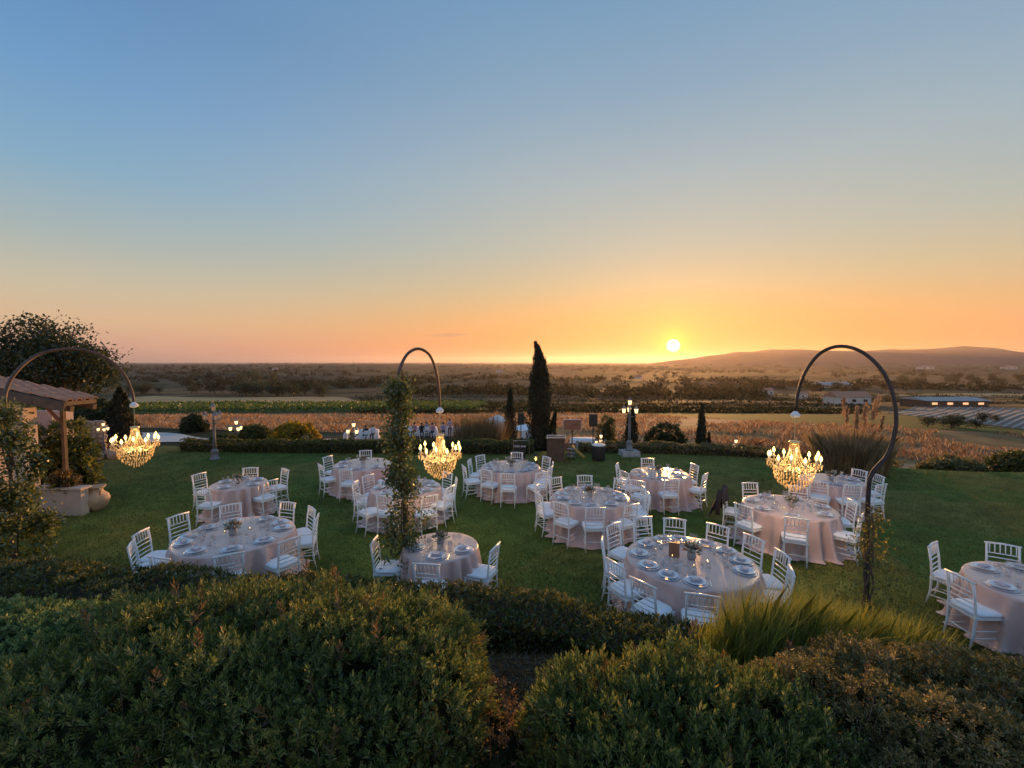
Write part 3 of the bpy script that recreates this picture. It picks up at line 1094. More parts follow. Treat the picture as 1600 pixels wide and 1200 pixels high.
for key, (cx, cy, tr, phrase, tops) in TABLES.items():
    seats = []
    for px, py in tops:
        P = gnd(px, py, .91)
        d = Vector((cx - P.x, cy - P.y, 0))
        r_ = d.length
        d.normalize()
        rs = min(max(r_ - .24, tr + .14), tr + .62)
        seats.append([Vector((cx, cy, 0)) - d * rs, d, px])
    # keep neighbours from running into each other
    for it in range(12):
        for i in range(len(seats)):
            for j in range(i):
                dv = seats[i][0] - seats[j][0]
                if dv.length < .46:
                    push = dv.normalized() * (.46 - dv.length) * .5
                    seats[i][0] += push
                    seats[j][0] -= push
    for s in seats:
        s[1] = Vector((cx - s[0].x, cy - s[0].y, 0)).normalized()
    far = sorted([s for s in seats if s[0].y >= cy], key=lambda s: s[2])
    near = sorted([s for s in seats if s[0].y < cy], key=lambda s: s[2])
    out = []
    for side, lst in (('far', far), ('near', near)):
        for i, s in enumerate(lst):
            pos_ = ORD[i] + ' from left' if len(lst) > 1 else 'the only one'
            out.append((s[0], s[1], f'{pos_} on {side} side of {phrase}'))
    SEATS[key] = out
    for i, (p, d, ph) in enumerate(out):
        ob = chair0 if not used else copy_tree(chair0)
        used = True
        ob.location = (p.x, p.y, float(tz(p.x, p.y)) + .003)
        ob.rotation_euler = (0, 0, math.atan2(d.y, d.x) - math.pi / 2 + R(random.uniform(-10, 10)))
        tag(ob, 'white chair, ' + ph, 'chair', 'white chairs round ' + phrase)


# ------------------------------------------------------------------ tables with floor-length cloths
def cloth_mesh(radius, seed, pool=0.06):
    r_ = random.Random(seed)
    n = 168
    nf = r_.randint(15, 19)
    ph = [r_.uniform(0, 6.28) for _ in range(6)]
    rows = [(0.0, .765), (.55, .766), (.9, .765), (.985, .762), (1.0, .752), (1.004, .735), (1.008, .64), (1.012, .45), (1.02, .25), (1.03, .08), (1.05, .02), (1.09, .006)]
    vs = [(0, 0, .766)]
    fs = []
    for i, (k_, z) in enumerate(rows[1:]):
        drop = max(0, (.75 - z) / .75)
        for q in range(n):
            a = 2 * math.pi * q / n
            w = math.sin(nf * a + ph[0] + 1.2 * math.sin(2 * a + ph[1])) * .6 + .4 * math.sin((nf + 7) * a + ph[2] + .8 * math.sin(3 * a + ph[3]))
            w = w if w < 0 else w ** .6 * 1.0
            amp = (.1 + .04 * math.sin(3 * a + ph[4])) * drop ** .6
            rr = radius * k_ + amp * w + .07 * drop
            zz = z
            if z < .05:
                rr += pool * (1 + math.sin(2 * a + ph[5])) * (1 if z < .01 else .5)
                zz += .012 * (1 + w)
            vs.append((rr * math.cos(a), rr * math.sin(a), zz))
    for q in range(n):
        fs.append((0, 1 + q, 1 + (q + 1) % n))
    for i in range(len(rows) - 2):
        for q in range(n):
            a, b = 1 + i * n + q, 1 + i * n + (q + 1) % n
            fs.append((a, a + n, b + n, b))
    me = bpy.data.meshes.new('tablecloth')
    me.from_pydata(vs, [], fs)
    me.polygons.foreach_set('use_smooth', [True] * len(me.polygons))
    me.materials.append(M['satin'])
    return me


plate_me = MB().lathe([(.0, .006), (.085, .006), (.1, .012), (.138, .022), (.14, .02), (.1, .006), (.09, 0), (0, 0)], 20, cap=False).mesh('dinner_plate', M['plate'], True)
charger_me = MB().lathe([(.0, .005), (.13, .005), (.166, .013), (.168, .011), (.13, 0), (0, 0)], 24, cap=False).mesh('charger_plate', M['charger'], True)
nb = MB().box((0, 0, .006), (.15, .085, .012)).box((.008, .004, .0165), (.13, .08, .009), .06)
napkin_me = nb.mesh('napkin', M['napkin'])
card_me = MB().box((0, 0, .0015), (.1, .065, .003)).mesh('menu_card', M['card'])
wine_me = MB().lathe([(.034, 0), (.034, .003), (.006, .008), (.0045, .085), (.012, .095), (.034, .115), (.041, .145), (.037, .185), (.034, .2)], 12, cap=False).mesh('wine_glass', M['glass'], True)
tumbler_me = MB().lathe([(.028, 0), (.03, .004), (.034, .06), (.037, .1)], 12).mesh('tumbler', M['glass'], True)
fork_m = MB().box((0, -.03, .002), (.008, .12, .003)).box((0, .04, .003), (.02, .03, .002)).box((-.008, .07, .003), (.003, .035, .002)).box((0, .07, .003), (.003, .035, .002)).box((.008, .07, .003), (.003, .035, .002))
fork_me = fork_m.mesh('fork', M['steel'])
knife_me = MB().box((0, -.05, .003), (.012, .09, .005)).box((0, .055, .003), (.017, .12, .002), 0, .8).mesh('knife', M['steel'])
vase_me = MB().lathe([(.05, 0), (.065, .03), (.06, .09), (.05, .12), (.055, .13)], 12).mesh('vase', M['stone_grey'], True)


def blossom_mesh(name, m, r=.04):
    b = MB()
    for ring, (k_, tilt, cnt) in enumerate([(.35, .9, 4), (.7, .6, 6), (1.0, .25, 7)]):
        for q in range(cnt):
            a = 2 * math.pi * q / cnt + ring
            d = Vector((math.cos(a), math.sin(a), 0))
            s = Vector((-d.y, d.x, 0))
            base = d * r * k_ * .2
            tip = d * r * k_ + Vector((0, 0, r * tilt))
            mid = (base + tip) / 2 - Vector((0, 0, r * .1))
            b.quad(base, mid + s * r * .35, tip, mid - s * r * .35)
    b.octa((0, 0, r * .35), r * .35, r * .3)
    return b.mesh(name, m)


bl = {k_: blossom_mesh('blossom_' + k_, M['flower_' + k_]) for k_ in ('cream', 'pink', 'orange')}
gp = rng.normal(0, .06, (70, 3)) * [1, 1, .6] + [0, 0, .16]
gv, gf2 = leaf_quads(gp * .6, gp - [0, 0, .05] + rng.normal(0, .03, gp.shape), .09, .035)
green_me = np_mesh('greenery', gv + [0, 0, .05], gf2, leaf_mat('leaf_eucalyptus', [(0, (.06, .09, .06)), (1, (.18, .22, .15))], .35))


def centrepiece(loc, label, palette, scale=1.0):
    t = thing('flower_arrangement', label, 'flowers', loc, random.uniform(0, 6), 'table flower arrangements')
    t.scale = (scale,) * 3
    link('vase', vase_me, t)
    g = link('greenery', green_me, t)
    g['kind'] = 'stuff'
    for q in range(11):
        a, r_ = q * 2.4, .03 + .085 * (q / 11) ** .6
        o_ = link('blossom', bl[palette[q % len(palette)]], t, (r_ * math.cos(a), r_ * math.sin(a), .2 - .07 * (q / 11) + random.uniform(-.01, .02)))
        o_.rotation_euler = (random.uniform(-.3, .3) + .6 * math.sin(a) * -1 * (q / 11), .6 * math.cos(a) * (q / 11), a)
        o_.scale = (random.uniform(.8, 1.25),) * 3
    return t


FLOWER_LABEL = {'A': 'white and orange flowers', 'B': 'grey green and cream flowers', 'C': 'small cream flowers', 'D': 'pale flowers',
                'E': 'bunch of white blossoms in a vase', 'F': 'cream and dark flowers', 'G': 'white and orange flowers', 'I': 'pink and cream flowers',
                'J': 'cream and peach flowers', 'K': 'green and cream flowers', 'L': 'pale flowers', 'M': 'peach flowers'}
TOP = .768
candle_me = MB().lathe([(.026, 0), (.028, .035), (.024, .04)], 10).mesh('votive_cup', M['glass'], True)
flame_me = MB().octa((0, 0, .03), .006, .014).mesh('flame', M['bulb'])
for key, (cx, cy, tr, phrase, tops) in TABLES.items():
    t = thing('banquet_table', f'round table under a rose satin floor-length cloth, {phrase}', 'table', (cx, cy, .002), 0, 'round banquet tables on the lawn')
    link('tablecloth', cloth_mesh(tr, key), t)
    rg = random.Random(key)
    centrepiece((cx + rg.uniform(-.05, .05), cy + rg.uniform(-.05, .05), TOP), f'{FLOWER_LABEL[key]} in the middle of {phrase}',
                {'A': ['cream', 'orange', 'cream'], 'G': ['cream', 'orange', 'cream'], 'J': ['cream', 'cream', 'orange', 'pink'], 'I': ['pink', 'cream']}.get(key, ['cream', 'cream', 'pink']),
                1.05 if key in 'JB' else .95)
    close = key in 'BEJKMG'
    for i, (p, d, ph) in enumerate(SEATS[key]):
        c = Vector((cx, cy, TOP)) - d * (tr - .2)
        rz = math.atan2(d.y, d.x) - math.pi / 2
        for nm_, me, z, lab in (('charger_plate', charger_me, 0, 'grey charger'), ('dinner_plate', plate_me, .0135, 'pale plate'), ('napkin', napkin_me, .0365, 'grey napkin')):
            o_ = link(nm_, me, None, c + Vector((0, 0, z)))
            o_.rotation_euler = (0, 0, rz + rg.uniform(-.25, .25))
            tag(o_, f'{lab}, {ph}', nm_.split('_')[-1], nm_.replace('_', ' ') + 's on the tables')
        if (i + len(key)) % 2 == 0 or key in 'JB':
            o_ = link('menu_card', card_me, None, c + Vector((0, 0, .059)))
            o_.rotation_euler = (0, 0, rz + rg.uniform(-.3, .3))
            tag(o_, f'pink card, {ph}', 'card', 'pink cards on napkins')
        side = Vector((d.y, -d.x, 0))
        for q, (f_, s_, me, nm_) in enumerate(((.22, .1, wine_me, 'wine_glass'), (.19, .19, wine_me, 'wine_glass'), (.25, .0, tumbler_me, 'tumbler'))):
            g = c + d * (f_ + rg.uniform(-.015, .015)) + side * (s_ + rg.uniform(-.015, .015))
            if (Vector((g.x - cx, g.y - cy))).length < .15:
                continue
            o_ = link(nm_, me, None, g)
            o_.scale = (1, 1, .93 if q == 1 else 1)
            tag(o_, f'{("tall wineglass", "short wineglass", "water tumbler")[q]}, {ph}', 'glass', ('wine glasses' if q < 2 else 'tumblers') + ' on ' + phrase)
        if close:
            for nm_, me, s_ in (('fork', fork_me, -.195), ('knife', knife_me, .195)):
                o_ = link(nm_, me, None, c + side * s_)
                o_.rotation_euler = (0, 0, rz)
                tag(o_, f'steel {nm_}, {ph}', nm_, f'{nm_}s beside the plates')
    if key in 'JBGKDF':
        for q in range(3):
            a = rg.uniform(0, 6.28)
            v_ = thing('votive_candle', f'lit votive candle by the flowers on {phrase}', 'candle', (cx + .26 * math.cos(a + q * 2.1), cy + .26 * math.sin(a + q * 2.1), TOP), 0, f'votive candles on {phrase}')
            link('cup', candle_me, v_)
            link('flame', flame_me, v_)
# wooden box and table number by the flowers on the largest front table
tag(MB().box((0, 0, .11), (.16, .03, .22)).build('wooden_board', M['wood_warm']), 'brown wooden board standing beside the flowers on the largest front table', 'board')
o = bpy.data.objects['wooden_board']
o.location = (2.56, 6.83, TOP)
o.rotation_euler = (R(-10), 0, R(-20))


# ------------------------------------------------------------------ garden arches with chandeliers
def make_arch(label, base, path, rad, m):
    b = gnd(*base)
    t = thing('hoop_arch', label, 'arch', (b.x, b.y, 0), 0, 'hooped arches holding chandeliers')
    pts = [(0, 0, -.15), (0, 0, .6)] + [tuple(at(*p) - Vector((b.x, b.y, 0))) for p in path]
    pts = arc_pts(pts, 60)
    MB().tube(pts, [rad * (1 - .25 * i / 59) for i in range(60)], 10).build('hoop', m, t, True)
    MB().lathe([(rad * 1.5, -.02), (rad * 1.5, .06), (rad * 1.05, .1)], 10).build('foot_collar', M['iron'], t, True)
    return t, at(*path[-1])


def make_chandelier():
    t = thing('crystal_chandelier', 'chandelier', 'chandelier')
    MB().lathe([(.012, .02), (.05, -.02), (.085, -.06), (.07, -.1), (.02, -.12)], 12).build('ceiling_rose', M['white_cloth'], t, True)
    ch = MB()
    for q in range(16):
        z = -.12 - q * .028
        r_ = 2 * math.pi
        pts = [(.008 * math.cos(r_ * k_ / 6) * (q % 2), .008 * math.cos(r_ * k_ / 6) * (1 - q % 2), z - .014 + .018 * math.sin(r_ * k_ / 6)) for k_ in range(7)]
        ch.tube(pts, .0028, 4, False)
    ch.build('chain', M['gilt'], t)
    MB().lathe([(.02, -.545), (.085, -.55), (.09, -.565), (.07, -.6), (.06, -.615)], 14).build('crown', M['gilt'], t, True)
    MB().lathe([(.012, -.56), (.02, -.8), (.045, -.95), (.05, -1.02), (.02, -1.1), (.03, -1.2), (.012, -1.34)], 10).build('stem', M['gilt'], t, True)
    MB().tube([(.3 * math.cos(a * math.pi / 12), .3 * math.sin(a * math.pi / 12), -1.06) for a in range(25)], .008, 5).build('ring', M['gilt'], t, True)
    arm_me = MB().tube([(.04, 0, -1.02), (.13, 0, -1.1), (.24, 0, -1.1), (.34, 0, -1.02), (.4, 0, -.96), (.41, 0, -.93)], [.011, .01, .009, .009, .008, .008], 5).mesh('chandelier_arm', M['gilt'], True)
    dish_me = MB().lathe([(.01, -.935), (.04, -.925), (.048, -.912), (.04, -.92), (.01, -.928)], 10).mesh('chandelier_dish', M['crystal'], True)
    can_me = MB().lathe([(.012, -.925), (.012, -.845)], 8).mesh('chandelier_candle', M['candle'], True)
    bulb_me = MB().lathe([(.01, -.845), (.024, -.825), (.027, -.805), (.019, -.775), (.004, -.742)], 8).mesh('chandelier_bulb', M['bulb'], True)
    for q in range(12):
        a = 2 * math.pi * q / 12 + .1
        ar = link('arm', arm_me, t)
        ar.rotation_euler = (0, 0, a)
        dz = -.05 if q % 2 else .03
        for nm_, me in (('drip_dish', dish_me), ('candle_sleeve', can_me), ('bulb', bulb_me)):
            o_ = link(nm_, me, t, (.41 * math.cos(a), .41 * math.sin(a), dz * .6))
    cr = MB()
    for q in range(20):                                     # bead strands from the crown to the ring
        a = 2 * math.pi * q / 20
        for k_ in range(17):
            u = k_ / 16
            r_ = .07 + .05 * u + .16 * u ** 3
            cr.octa((r_ * math.cos(a), r_ * math.sin(a), -.61 - .44 * u), .0085, .012)
    for q in range(12):                                     # swags and pendants under each arm
        a0, a1 = 2 * math.pi * q / 12 + .1, 2 * math.pi * (q + 1) / 12 + .1
        for k_ in range(10):
            u = k_ / 10
            a = a0 + (a1 - a0) * u
            z = -.93 - .12 * math.sin(math.pi * u)
            r_ = .41 - .05 * math.sin(math.pi * u)
            cr.octa((r_ * math.cos(a), r_ * math.sin(a), z), .008, .011)
            cr.octa((.27 * math.cos(a), .27 * math.sin(a), -.93 - .1 * math.sin(math.pi * u)), .008, .012)
        for q2 in range(4):
            aa = a0 + q2 * .12 - .18
            cr.octa((.43 * math.cos(aa), .43 * math.sin(aa), -.99 - .03 * (q2 % 2)), .009, .032)
        for k_ in range(9):                                 # outer strands running down to the basket
            u = k_ / 8
            r_ = .4 - .1 * u
            cr.octa((r_ * math.cos(a0), r_ * math.sin(a0), -.96 - .2 * u + .05 * math.sin(3.1 * u)), .008, .011)
    for r_, z, cnt, L in ((.33, -1.1, 40, .04), (.32, -1.17, 38, .034), (.3, -1.24, 36, .04), (.25, -1.31, 30, .04), (.19, -1.37, 22, .042), (.12, -1.42, 14, .042), (.05, -1.46, 6, .045)):
        for q in range(cnt):
            a = 2 * math.pi * (q + random.random() * .4) / cnt
            cr.octa((r_ * math.cos(a), r_ * math.sin(a), z + random.uniform(-.015, .015)), .0105, L * .7)
            cr.octa((r_ * math.cos(a), r_ * math.sin(a), z + .035), .006, .009)
    o_ = cr.build('crystal_drops', M['crystal'], t)
    o_['kind'] = 'stuff'
    return t


ARCH = [
    ('tall rusty hoop arch wrapped in thick vine at the house side', (22, 885), [(17, 740, 8.4), (9, 650, 8.45), (9, 612, 8.55), (28, 578, 8.75), (65, 552, 9.15), (115, 545, 9.5), (160, 556, 9.75), (190, 580, 9.9), (205, 608, 10.0), (209, 628, 10.0)], .036,
     'lit crystal chandelier hanging over the lawn near the clay jar'),
    ('rusty hoop arch with a leafy vine post in the middle of the garden', (634, 922), [(631, 760, 7.45), (625, 640, 7.5), (621, 600, 7.6), (626, 573, 7.75), (638, 552, 8.0), (655, 545, 8.3), (672, 556, 8.6), (682, 583, 8.85), (686, 612, 8.95), (687, 636, 9.0)], .033,
     'lit crystal chandelier hanging beside the leafy vine post'),
    ('dark hoop arch with a nearly bare post at the right', (1353, 950), [(1355, 850, 6.9), (1357, 765, 6.9), (1364, 738, 6.9), (1386, 712, 6.9), (1397, 680, 6.92), (1400, 650, 6.95), (1393, 610, 7.05), (1375, 575, 7.2), (1345, 549, 7.4), (1312, 541, 7.6), (1283, 551, 7.8), (1262, 575, 7.95), (1249, 605, 8.05), (1243, 642, 8.1)], .036,
     'lit crystal chandelier hanging over the right chandelier table'),
]
arch_posts = []
chan0 = make_chandelier()
for i, (lab, base, path, rad, clab) in enumerate(ARCH):
    a_, end = make_arch(lab, base, path, rad, M['iron'] if i == 2 else M['rust_wood'])
    arch_posts.append(a_.location.copy())
    c_ = chan0 if i == 0 else copy_tree(chan0)
    c_.location = end + Vector((0, 0, -.01))
    c_.rotation_euler = (0, 0, i * .4)
    tag(c_, clab, 'chandelier', 'crystal chandeliers')
    ld = bpy.data.lights.new('chandelier_light', 'POINT')
    ld.energy = 42
    ld.color = (1.0, 0.62, 0.27)
    ld.shadow_soft_size = .2
    lo = bpy.data.objects.new('chandelier_light', ld)
    col.objects.link(lo)
    lo.parent = c_
    lo.location = (0, 0, -1.0)


def vine(label, base, path, n, spread, leaf, m, clusters=60, group=None, bare=0.0):
    """Climbing plant round a post: leaf clusters along a path."""
    t = thing('climbing_vine', label, 'vine', (base.x, base.y, 0), 0, group)
    path = np.array(path)
    tt = rng.uniform(0, len(path) - 1.001, clusters)
    ii = tt.astype(int)
    cpos = path[ii] + (path[ii + 1] - path[ii]) * (tt - ii)[:, None]
    sp = np.interp(tt, np.arange(len(path)), spread)
    a = rng.uniform(0, 2 * np.pi, clusters)
    rr = sp * np.sqrt(rng.uniform(0.05, 1, clusters))
    cpos = cpos + np.stack([rr * np.cos(a), rr * np.sin(a), rng.normal(0, .05, clusters)], 1)
    wgt = rng.exponential(1, clusters) + .1
    far_ = rng.random(clusters) < .18
    cpos[far_, :2] *= 1.0 + .4 * rng.random((far_.sum(), 1))
    pick = rng.choice(clusters, n, p=wgt / wgt.sum())
    P = cpos[pick] + rng.normal(0, .075, (n, 3)) * [1, 1, 1.2]
    P[:, 2] = np.maximum(P[:, 2], .02)
    v, f = leaf_quads(P, rng.normal(size=(n, 3)) + [0, 0, -.2], rng.uniform(.6, 1.25, n) * leaf, rng.uniform(.45, .75, n) * leaf)
    o_ = link('foliage', np_mesh('vine_foliage', v, f, m), t)
    o_['kind'] = 'stuff'
    for q in range(3):
        pts = [(path[k_][0] + .06 * math.cos(k_ * 1.7 + q * 2), path[k_][1] + .06 * math.sin(k_ * 1.7 + q * 2), path[k_][2]) for k_ in range(len(path))]
        MB().tube(arc_pts(pts, 24), .014, 5).build('stem', M['bark'], t, True)
    return t


p = arch_posts[0]
vine('thick green climbing vine covering the arch post by the house wall', p, [(0, 0, 0), (.05, 0, .7), (.1, 0, 1.2), (.08, 0, 1.7), (0, 0, 2.2), (-.15, 0, 2.7), (-.2, 0, 3.05)], 8200, [.6, .56, .44, .38, .36, .32, .25], .078, M['leaf_vine'], 130)
p = arch_posts[1]
vine('tall leafy vine wound round the middle arch post', p, [(0, 0, 0), (-.02, 0, .6), (0, 0, 1.2), (-.02, 0, 1.8), (-.06, 0, 2.4), (-.1, 0, 2.9), (-.08, .03, 3.45)], 5600, [.36, .31, .26, .18, .16, .17, .12], .066, M['leaf_vine'], 120)
p = arch_posts[2]
vine('sparse yellow green vine at the foot of the bare arch post', p, [(0, 0, 0), (.02, 0, .4), (0, 0, .8), (0, 0, 1.15), (0, 0, 1.5)], 900, [.36, .34, .25, .15, .08], .05, leaf_mat('leaf_sparse', [(0, (.05, .06, .015)), (1, (.24, .2, .05))], .5), 46)


# ------------------------------------------------------------------ jacket and shawl on chairs
def draped(name, label, cat, chair_label, m, w, top, bottom, seed, sleeves=False):
    ch = next(o for o in col.objects if o.get('label') == chair_label)
    t = thing(name, label, cat, ch.location, ch.rotation_euler.z)
    r_ = random.Random(seed)
    nx, nz = 14, 10
    for side, yy in ((1, -.285), (-1, -.212)):
        vs, fs = [], []
        for j in range(nz):
            u = j / (nz - 1)
            for i in range(nx):
                q = i / (nx - 1) - .5
                bt = bottom if side == 1 else top - .3
                z = top - (top - bt) * u + (.03 if abs(q) > .42 and j == 0 else 0) * -1
                yv = (-.248 if j == 0 else yy - side * .02 * math.sin(q * 19 + seed) * u - (side == 1) * .24 * u + (side == -1) * .05 * u) + .02 * (abs(q) * 2) ** 2 * side
                vs.append((q * w * (1 + .12 * u + .04 * math.sin(7 * u + seed)), yv, z + .02 * math.sin(q * 12 + seed) * u))
        for j in range(nz - 1):
            for i in range(nx - 1):
                a = j * nx + i
                fs.append((a, a + 1, a + nx + 1, a + nx))
        b = MB().add(vs, fs)
        b.build('back_panel' if side == 1 else 'front_panel', m, t, True)
    if sleeves:
        for sx in (-1, 1):
            MB().tube([(sx * .2, -.26, top - .02), (sx * .27, -.28, top - .16), (sx * .27, -.3, top - .38), (sx * .24, -.31, top - .56)], [.06, .062, .055, .045], 8).build('sleeve', m, t, True)
    return t


kl = [o['label'] for o in col.objects if o.get('category') == 'chair' and 'right chandelier table' in o['label']]


def chair_near(px, py):
    P = gnd(px, py, .5)
    return min((o for o in col.objects if o.get('category') == 'chair'), key=lambda o: (o.location.x - P.x) ** 2 + (o.location.y - P.y) ** 2)['label']


draped('jacket', 'dark jacket hung over the back of a white chair by the right chandelier', 'jacket', chair_near(1148, 800), M['jacket'], .56, .97, .3, 1.3, True)
draped('shawl', 'pink shawl over a chair back behind the vine post', 'shawl', chair_near(606, 748), M['pink_cloth'], .34, .955, .5, 2.1)


# ------------------------------------------------------------------ street lamps
def make_lamp(lit, name):
    t = thing('lamp_post', 'lamp', 'lamp')
    MB().lathe([(.17, 0), (.17, .05), (.13, .08), (.12, .3), (.14, .33), (.09, .38), (.075, .42)], 12).build('base', M['grey_cast'], t, True)
    MB().lathe([(.07, .4), (.05, .9), (.043, 1.5), (.055, 1.52), (.04, 1.56), (.035, 1.82)], 12).build('post', M['grey_cast'], t, True)
    gm = M['lantern_lit'] if lit else M['lantern_off']

    def lantern(x, y, z, par):
        l_ = link('lantern', MB().lathe([(.03, 0), (.065, .02), (.06, .03)], 6, (0, 0, 0)).mesh('lantern_foot', M['grey_cast']), par, (x, y, z))
        MB().lathe([(.058, .03), (.088, .2)], 6).build('glass_body', gm, l_)
        MB().lathe([(.105, .2), (.1, .215), (.05, .27), (.03, .275), (.03, .3), (.008, .34), (.006, .39)], 6).build('cap', M['grey_cast'], l_)
        fr = MB()
        for q in range(6):
            a = 2 * math.pi * q / 6
            fr.tube([(.06 * math.cos(a), .06 * math.sin(a), .03), (.09 * math.cos(a), .09 * math.sin(a), .2)], .005, 4)
        fr.build('frame_bars', M['grey_cast'], l_)

    lantern(0, 0, 1.84, t)
    for q in range(3):
        a = 2 * math.pi * q / 3 + math.pi
        c, s = math.cos(a), math.sin(a)
        MB().tube([(0, 0, 1.42), (.12 * c, .12 * s, 1.38), (.24 * c, .24 * s, 1.42), (.28 * c, .28 * s, 1.52)], .014, 6).build('arm', M['grey_cast'], t, True)
        lantern(.28 * c, .28 * s, 1.52, t)
    return t


lamps = {False: make_lamp(False, 'off'), True: make_lamp(True, 'lit')}
first = {False: True, True: True}


def put_lamp(px, py, lit, label, z=None, Y=None, scale=1.0):
    P = gnd(px, py, 0) if Y is None else at(px, py, Y)
    o_ = lamps[lit] if first[lit] else copy_tree(lamps[lit])
    first[lit] = False
    o_.location = (P.x, P.y, float(tz(P.x, P.y)))
    o_.scale = (scale,) * 3
    o_.rotation_euler = (0, 0, R(20))
    tag(o_, label, 'street lamp', 'lantern lamp posts')
    return o_


put_lamp(336, 718, False, 'unlit grey lamp post with white lanterns before the back hedge', scale=1.03)
lp = put_lamp(983, 712, True, 'lit lamp post on a stone block right of the stage equipment', scale=1.0)
st = MB().box((0, 0, .11), (.75, .6, .22), .1, .93)
o = st.build('lamp_plinth', M['stone_grey'])
o.location = (lp.location.x, lp.location.y, 0.002)
lp.location.z = .225
tag(o, 'rough grey stone block under the lit lamp post', 'stone')
put_lamp(1150, 690, True, 'small lit lamp post standing alone in the field right of the sun', Y=24, scale=.95)
put_lamp(939, 690, True, 'small lit lamp post by the picket fence beside the speaker', Y=23, scale=.95)
put_lamp(553, 690, True, 'small lit lamp post behind the guests on the lower terrace', Y=27, scale=1.2)
put_lamp(370, 690, True, 'small lit lamp post in the bushes behind the hedge', Y=28, scale=1.2)
put_lamp(163, 705, True, 'small lit lamp post in front of the stone pillar', Y=18.4, scale=.62)


# ------------------------------------------------------------------ trees near the garden
def leaf_tree(name, label, loc, crown, n, leaf, m, trunk_r=.12, group=None, seed=0, trunk_h=None):
    """crown: list of (centre offset, radius vector)."""
    t = thing(name, label, 'tree', loc, 0, group)
    parts = []
    tot = sum(r[0] * r[1] * r[2] for c, r in crown)
    tips = []
    for c, r in crown:
        k_ = max(60, int(n * (r[0] * r[1] * r[2]) / tot))
        ncl = max(8, k_ // 26)
        d = unit(rng.normal(size=(ncl, 3))) * (rng.uniform(.25, 1.1, (ncl, 1)) ** .6)
        cc = np.asarray(c) + d * np.asarray(r)
        tips += list(cc[:4])
        pk = rng.integers(0, ncl, k_)
        P = cc[pk] + rng.normal(0, leaf * 1.35, (k_, 3))
        parts.append(leaf_quads(P, rng.normal(size=(k_, 3)) + [0, 0, .2], rng.uniform(.6, 1.3, k_) * leaf, rng.uniform(.4, .7, k_) * leaf))
    v, f = join_vf(parts)
    o_ = link('crown', np_mesh(name + '_crown', v, f, m), t)
    hh = trunk_h or crown[0][0][2]
    tr = MB().tube([(0, 0, -.2), (.03, .02, hh * .35), (-.02, 0, hh * .7), (0, 0, hh)], [trunk_r * 1.25, trunk_r, trunk_r * .8, trunk_r * .5], 8)
    for q in tips:
        tr.tube([(0, 0, hh * .55), tuple(np.array([q[0] * .5, q[1] * .5, hh * .55 + (q[2] - hh * .55) * .6])), tuple(q)], [trunk_r * .45, trunk_r * .25, trunk_r * .08], 5)
    tr.build('trunk', M['bark'], t, True)
    return t


P = at(85, 600, 16.5)
leaf_tree('garden_tree', 'large dark leafy tree behind the tiled porch roof', (P.x, P.y, 0),
          [((0, 0, 3.5), (1.9, 1.6, 1.1)), ((-1.4, 0, 3.9), (1.2, 1.2, 1.0)), ((.35, 0, 4.55), (.8, .9, .75)), ((-.75, 0, 4.7), (.75, .8, .75)), ((1.45, 0, 3.7), (.8, .8, .75))], 15000, .13, M['leaf_tree'], .2)


def cypress(label, px, ytop, ybase, wpx, Y, lean=0.0, n=5000, side=None, group='cypress trees', column=False):
    top, bot = at(px, ytop, Y), at(px, ybase, Y)
    z0 = min(float(tz(bot.x, Y)), bot.z)
    zg = float(tz(bot.x, Y))
    H = top.z - zg
    w = wpx / F_PX * Y / 2
    t = thing('cypress_tree', label, 'tree', (bot.x, Y, zg), 0, group)
    tt = rng.uniform(.02, 1, n) ** .9
    prof = np.interp(tt, [0, .05, .2, .42, .6, .76, .9, 1], [.6, .85, 1, .93, .72, .55, .3, .03])
    if column:
        prof = np.interp(tt, [0, .05, .2, .45, .62, .76, .88, 1], [.75, .95, 1, .98, .88, .66, .4, .05])
    a = rng.uniform(0, 2 * np.pi, n)
    lump = 1 + .2 * np.sin(3 * a + tt * 14) + .16 * np.sin(5 * a - tt * 37)
    rr = w * prof * lump * np.sqrt(rng.uniform(.35, 1, n))
    cxo = lean * np.clip((tt - .8) / .2, 0, 1) ** 1.6 + .05 * w * np.sin(tt * 9)
    P = np.stack([cxo + rr * np.cos(a), rr * np.sin(a), tt * H * .985], 1)
    if side:
        m_ = n // 7
        u = rng.uniform(0, 1, m_)
        ws = w * .36 * np.interp(u, [0, .4, 1], [.9, 1, .1])
        a2 = rng.uniform(0, 6.28, m_)
        P = np.concatenate([P, np.stack([side[0] * (.55 + .45 * u) + ws * np.cos(a2), ws * np.sin(a2), side[1] + (side[2] - side[1]) * u], 1)])
    out = P * [1, 1, 0] * .5
    v, f = leaf_quads(P, out + rng.normal(0, .25, P.shape) + [0, 0, 1.0], rng.uniform(.6, 1.2, len(P)) * .1 * (Y / 20) ** .5 * 1.5, .04 * 1.4)
    link('crown', np_mesh('cypress_crown', v, f, M['leaf_cypress']), t)
    MB().tube([(0, 0, -.2), (0, 0, H * .5), (lean * .5, 0, H * .9)], [w * .22, w * .14, .02], 7).build('trunk', M['bark'], t, True)
    MB().lathe([(w * .35, H * .03), (w * .72, H * .2), (w * .66, H * .5), (w * .45, H * .72), (w * .12, H * .9)], 10).build('inner_branches', M['twig'], t, True)
    return t


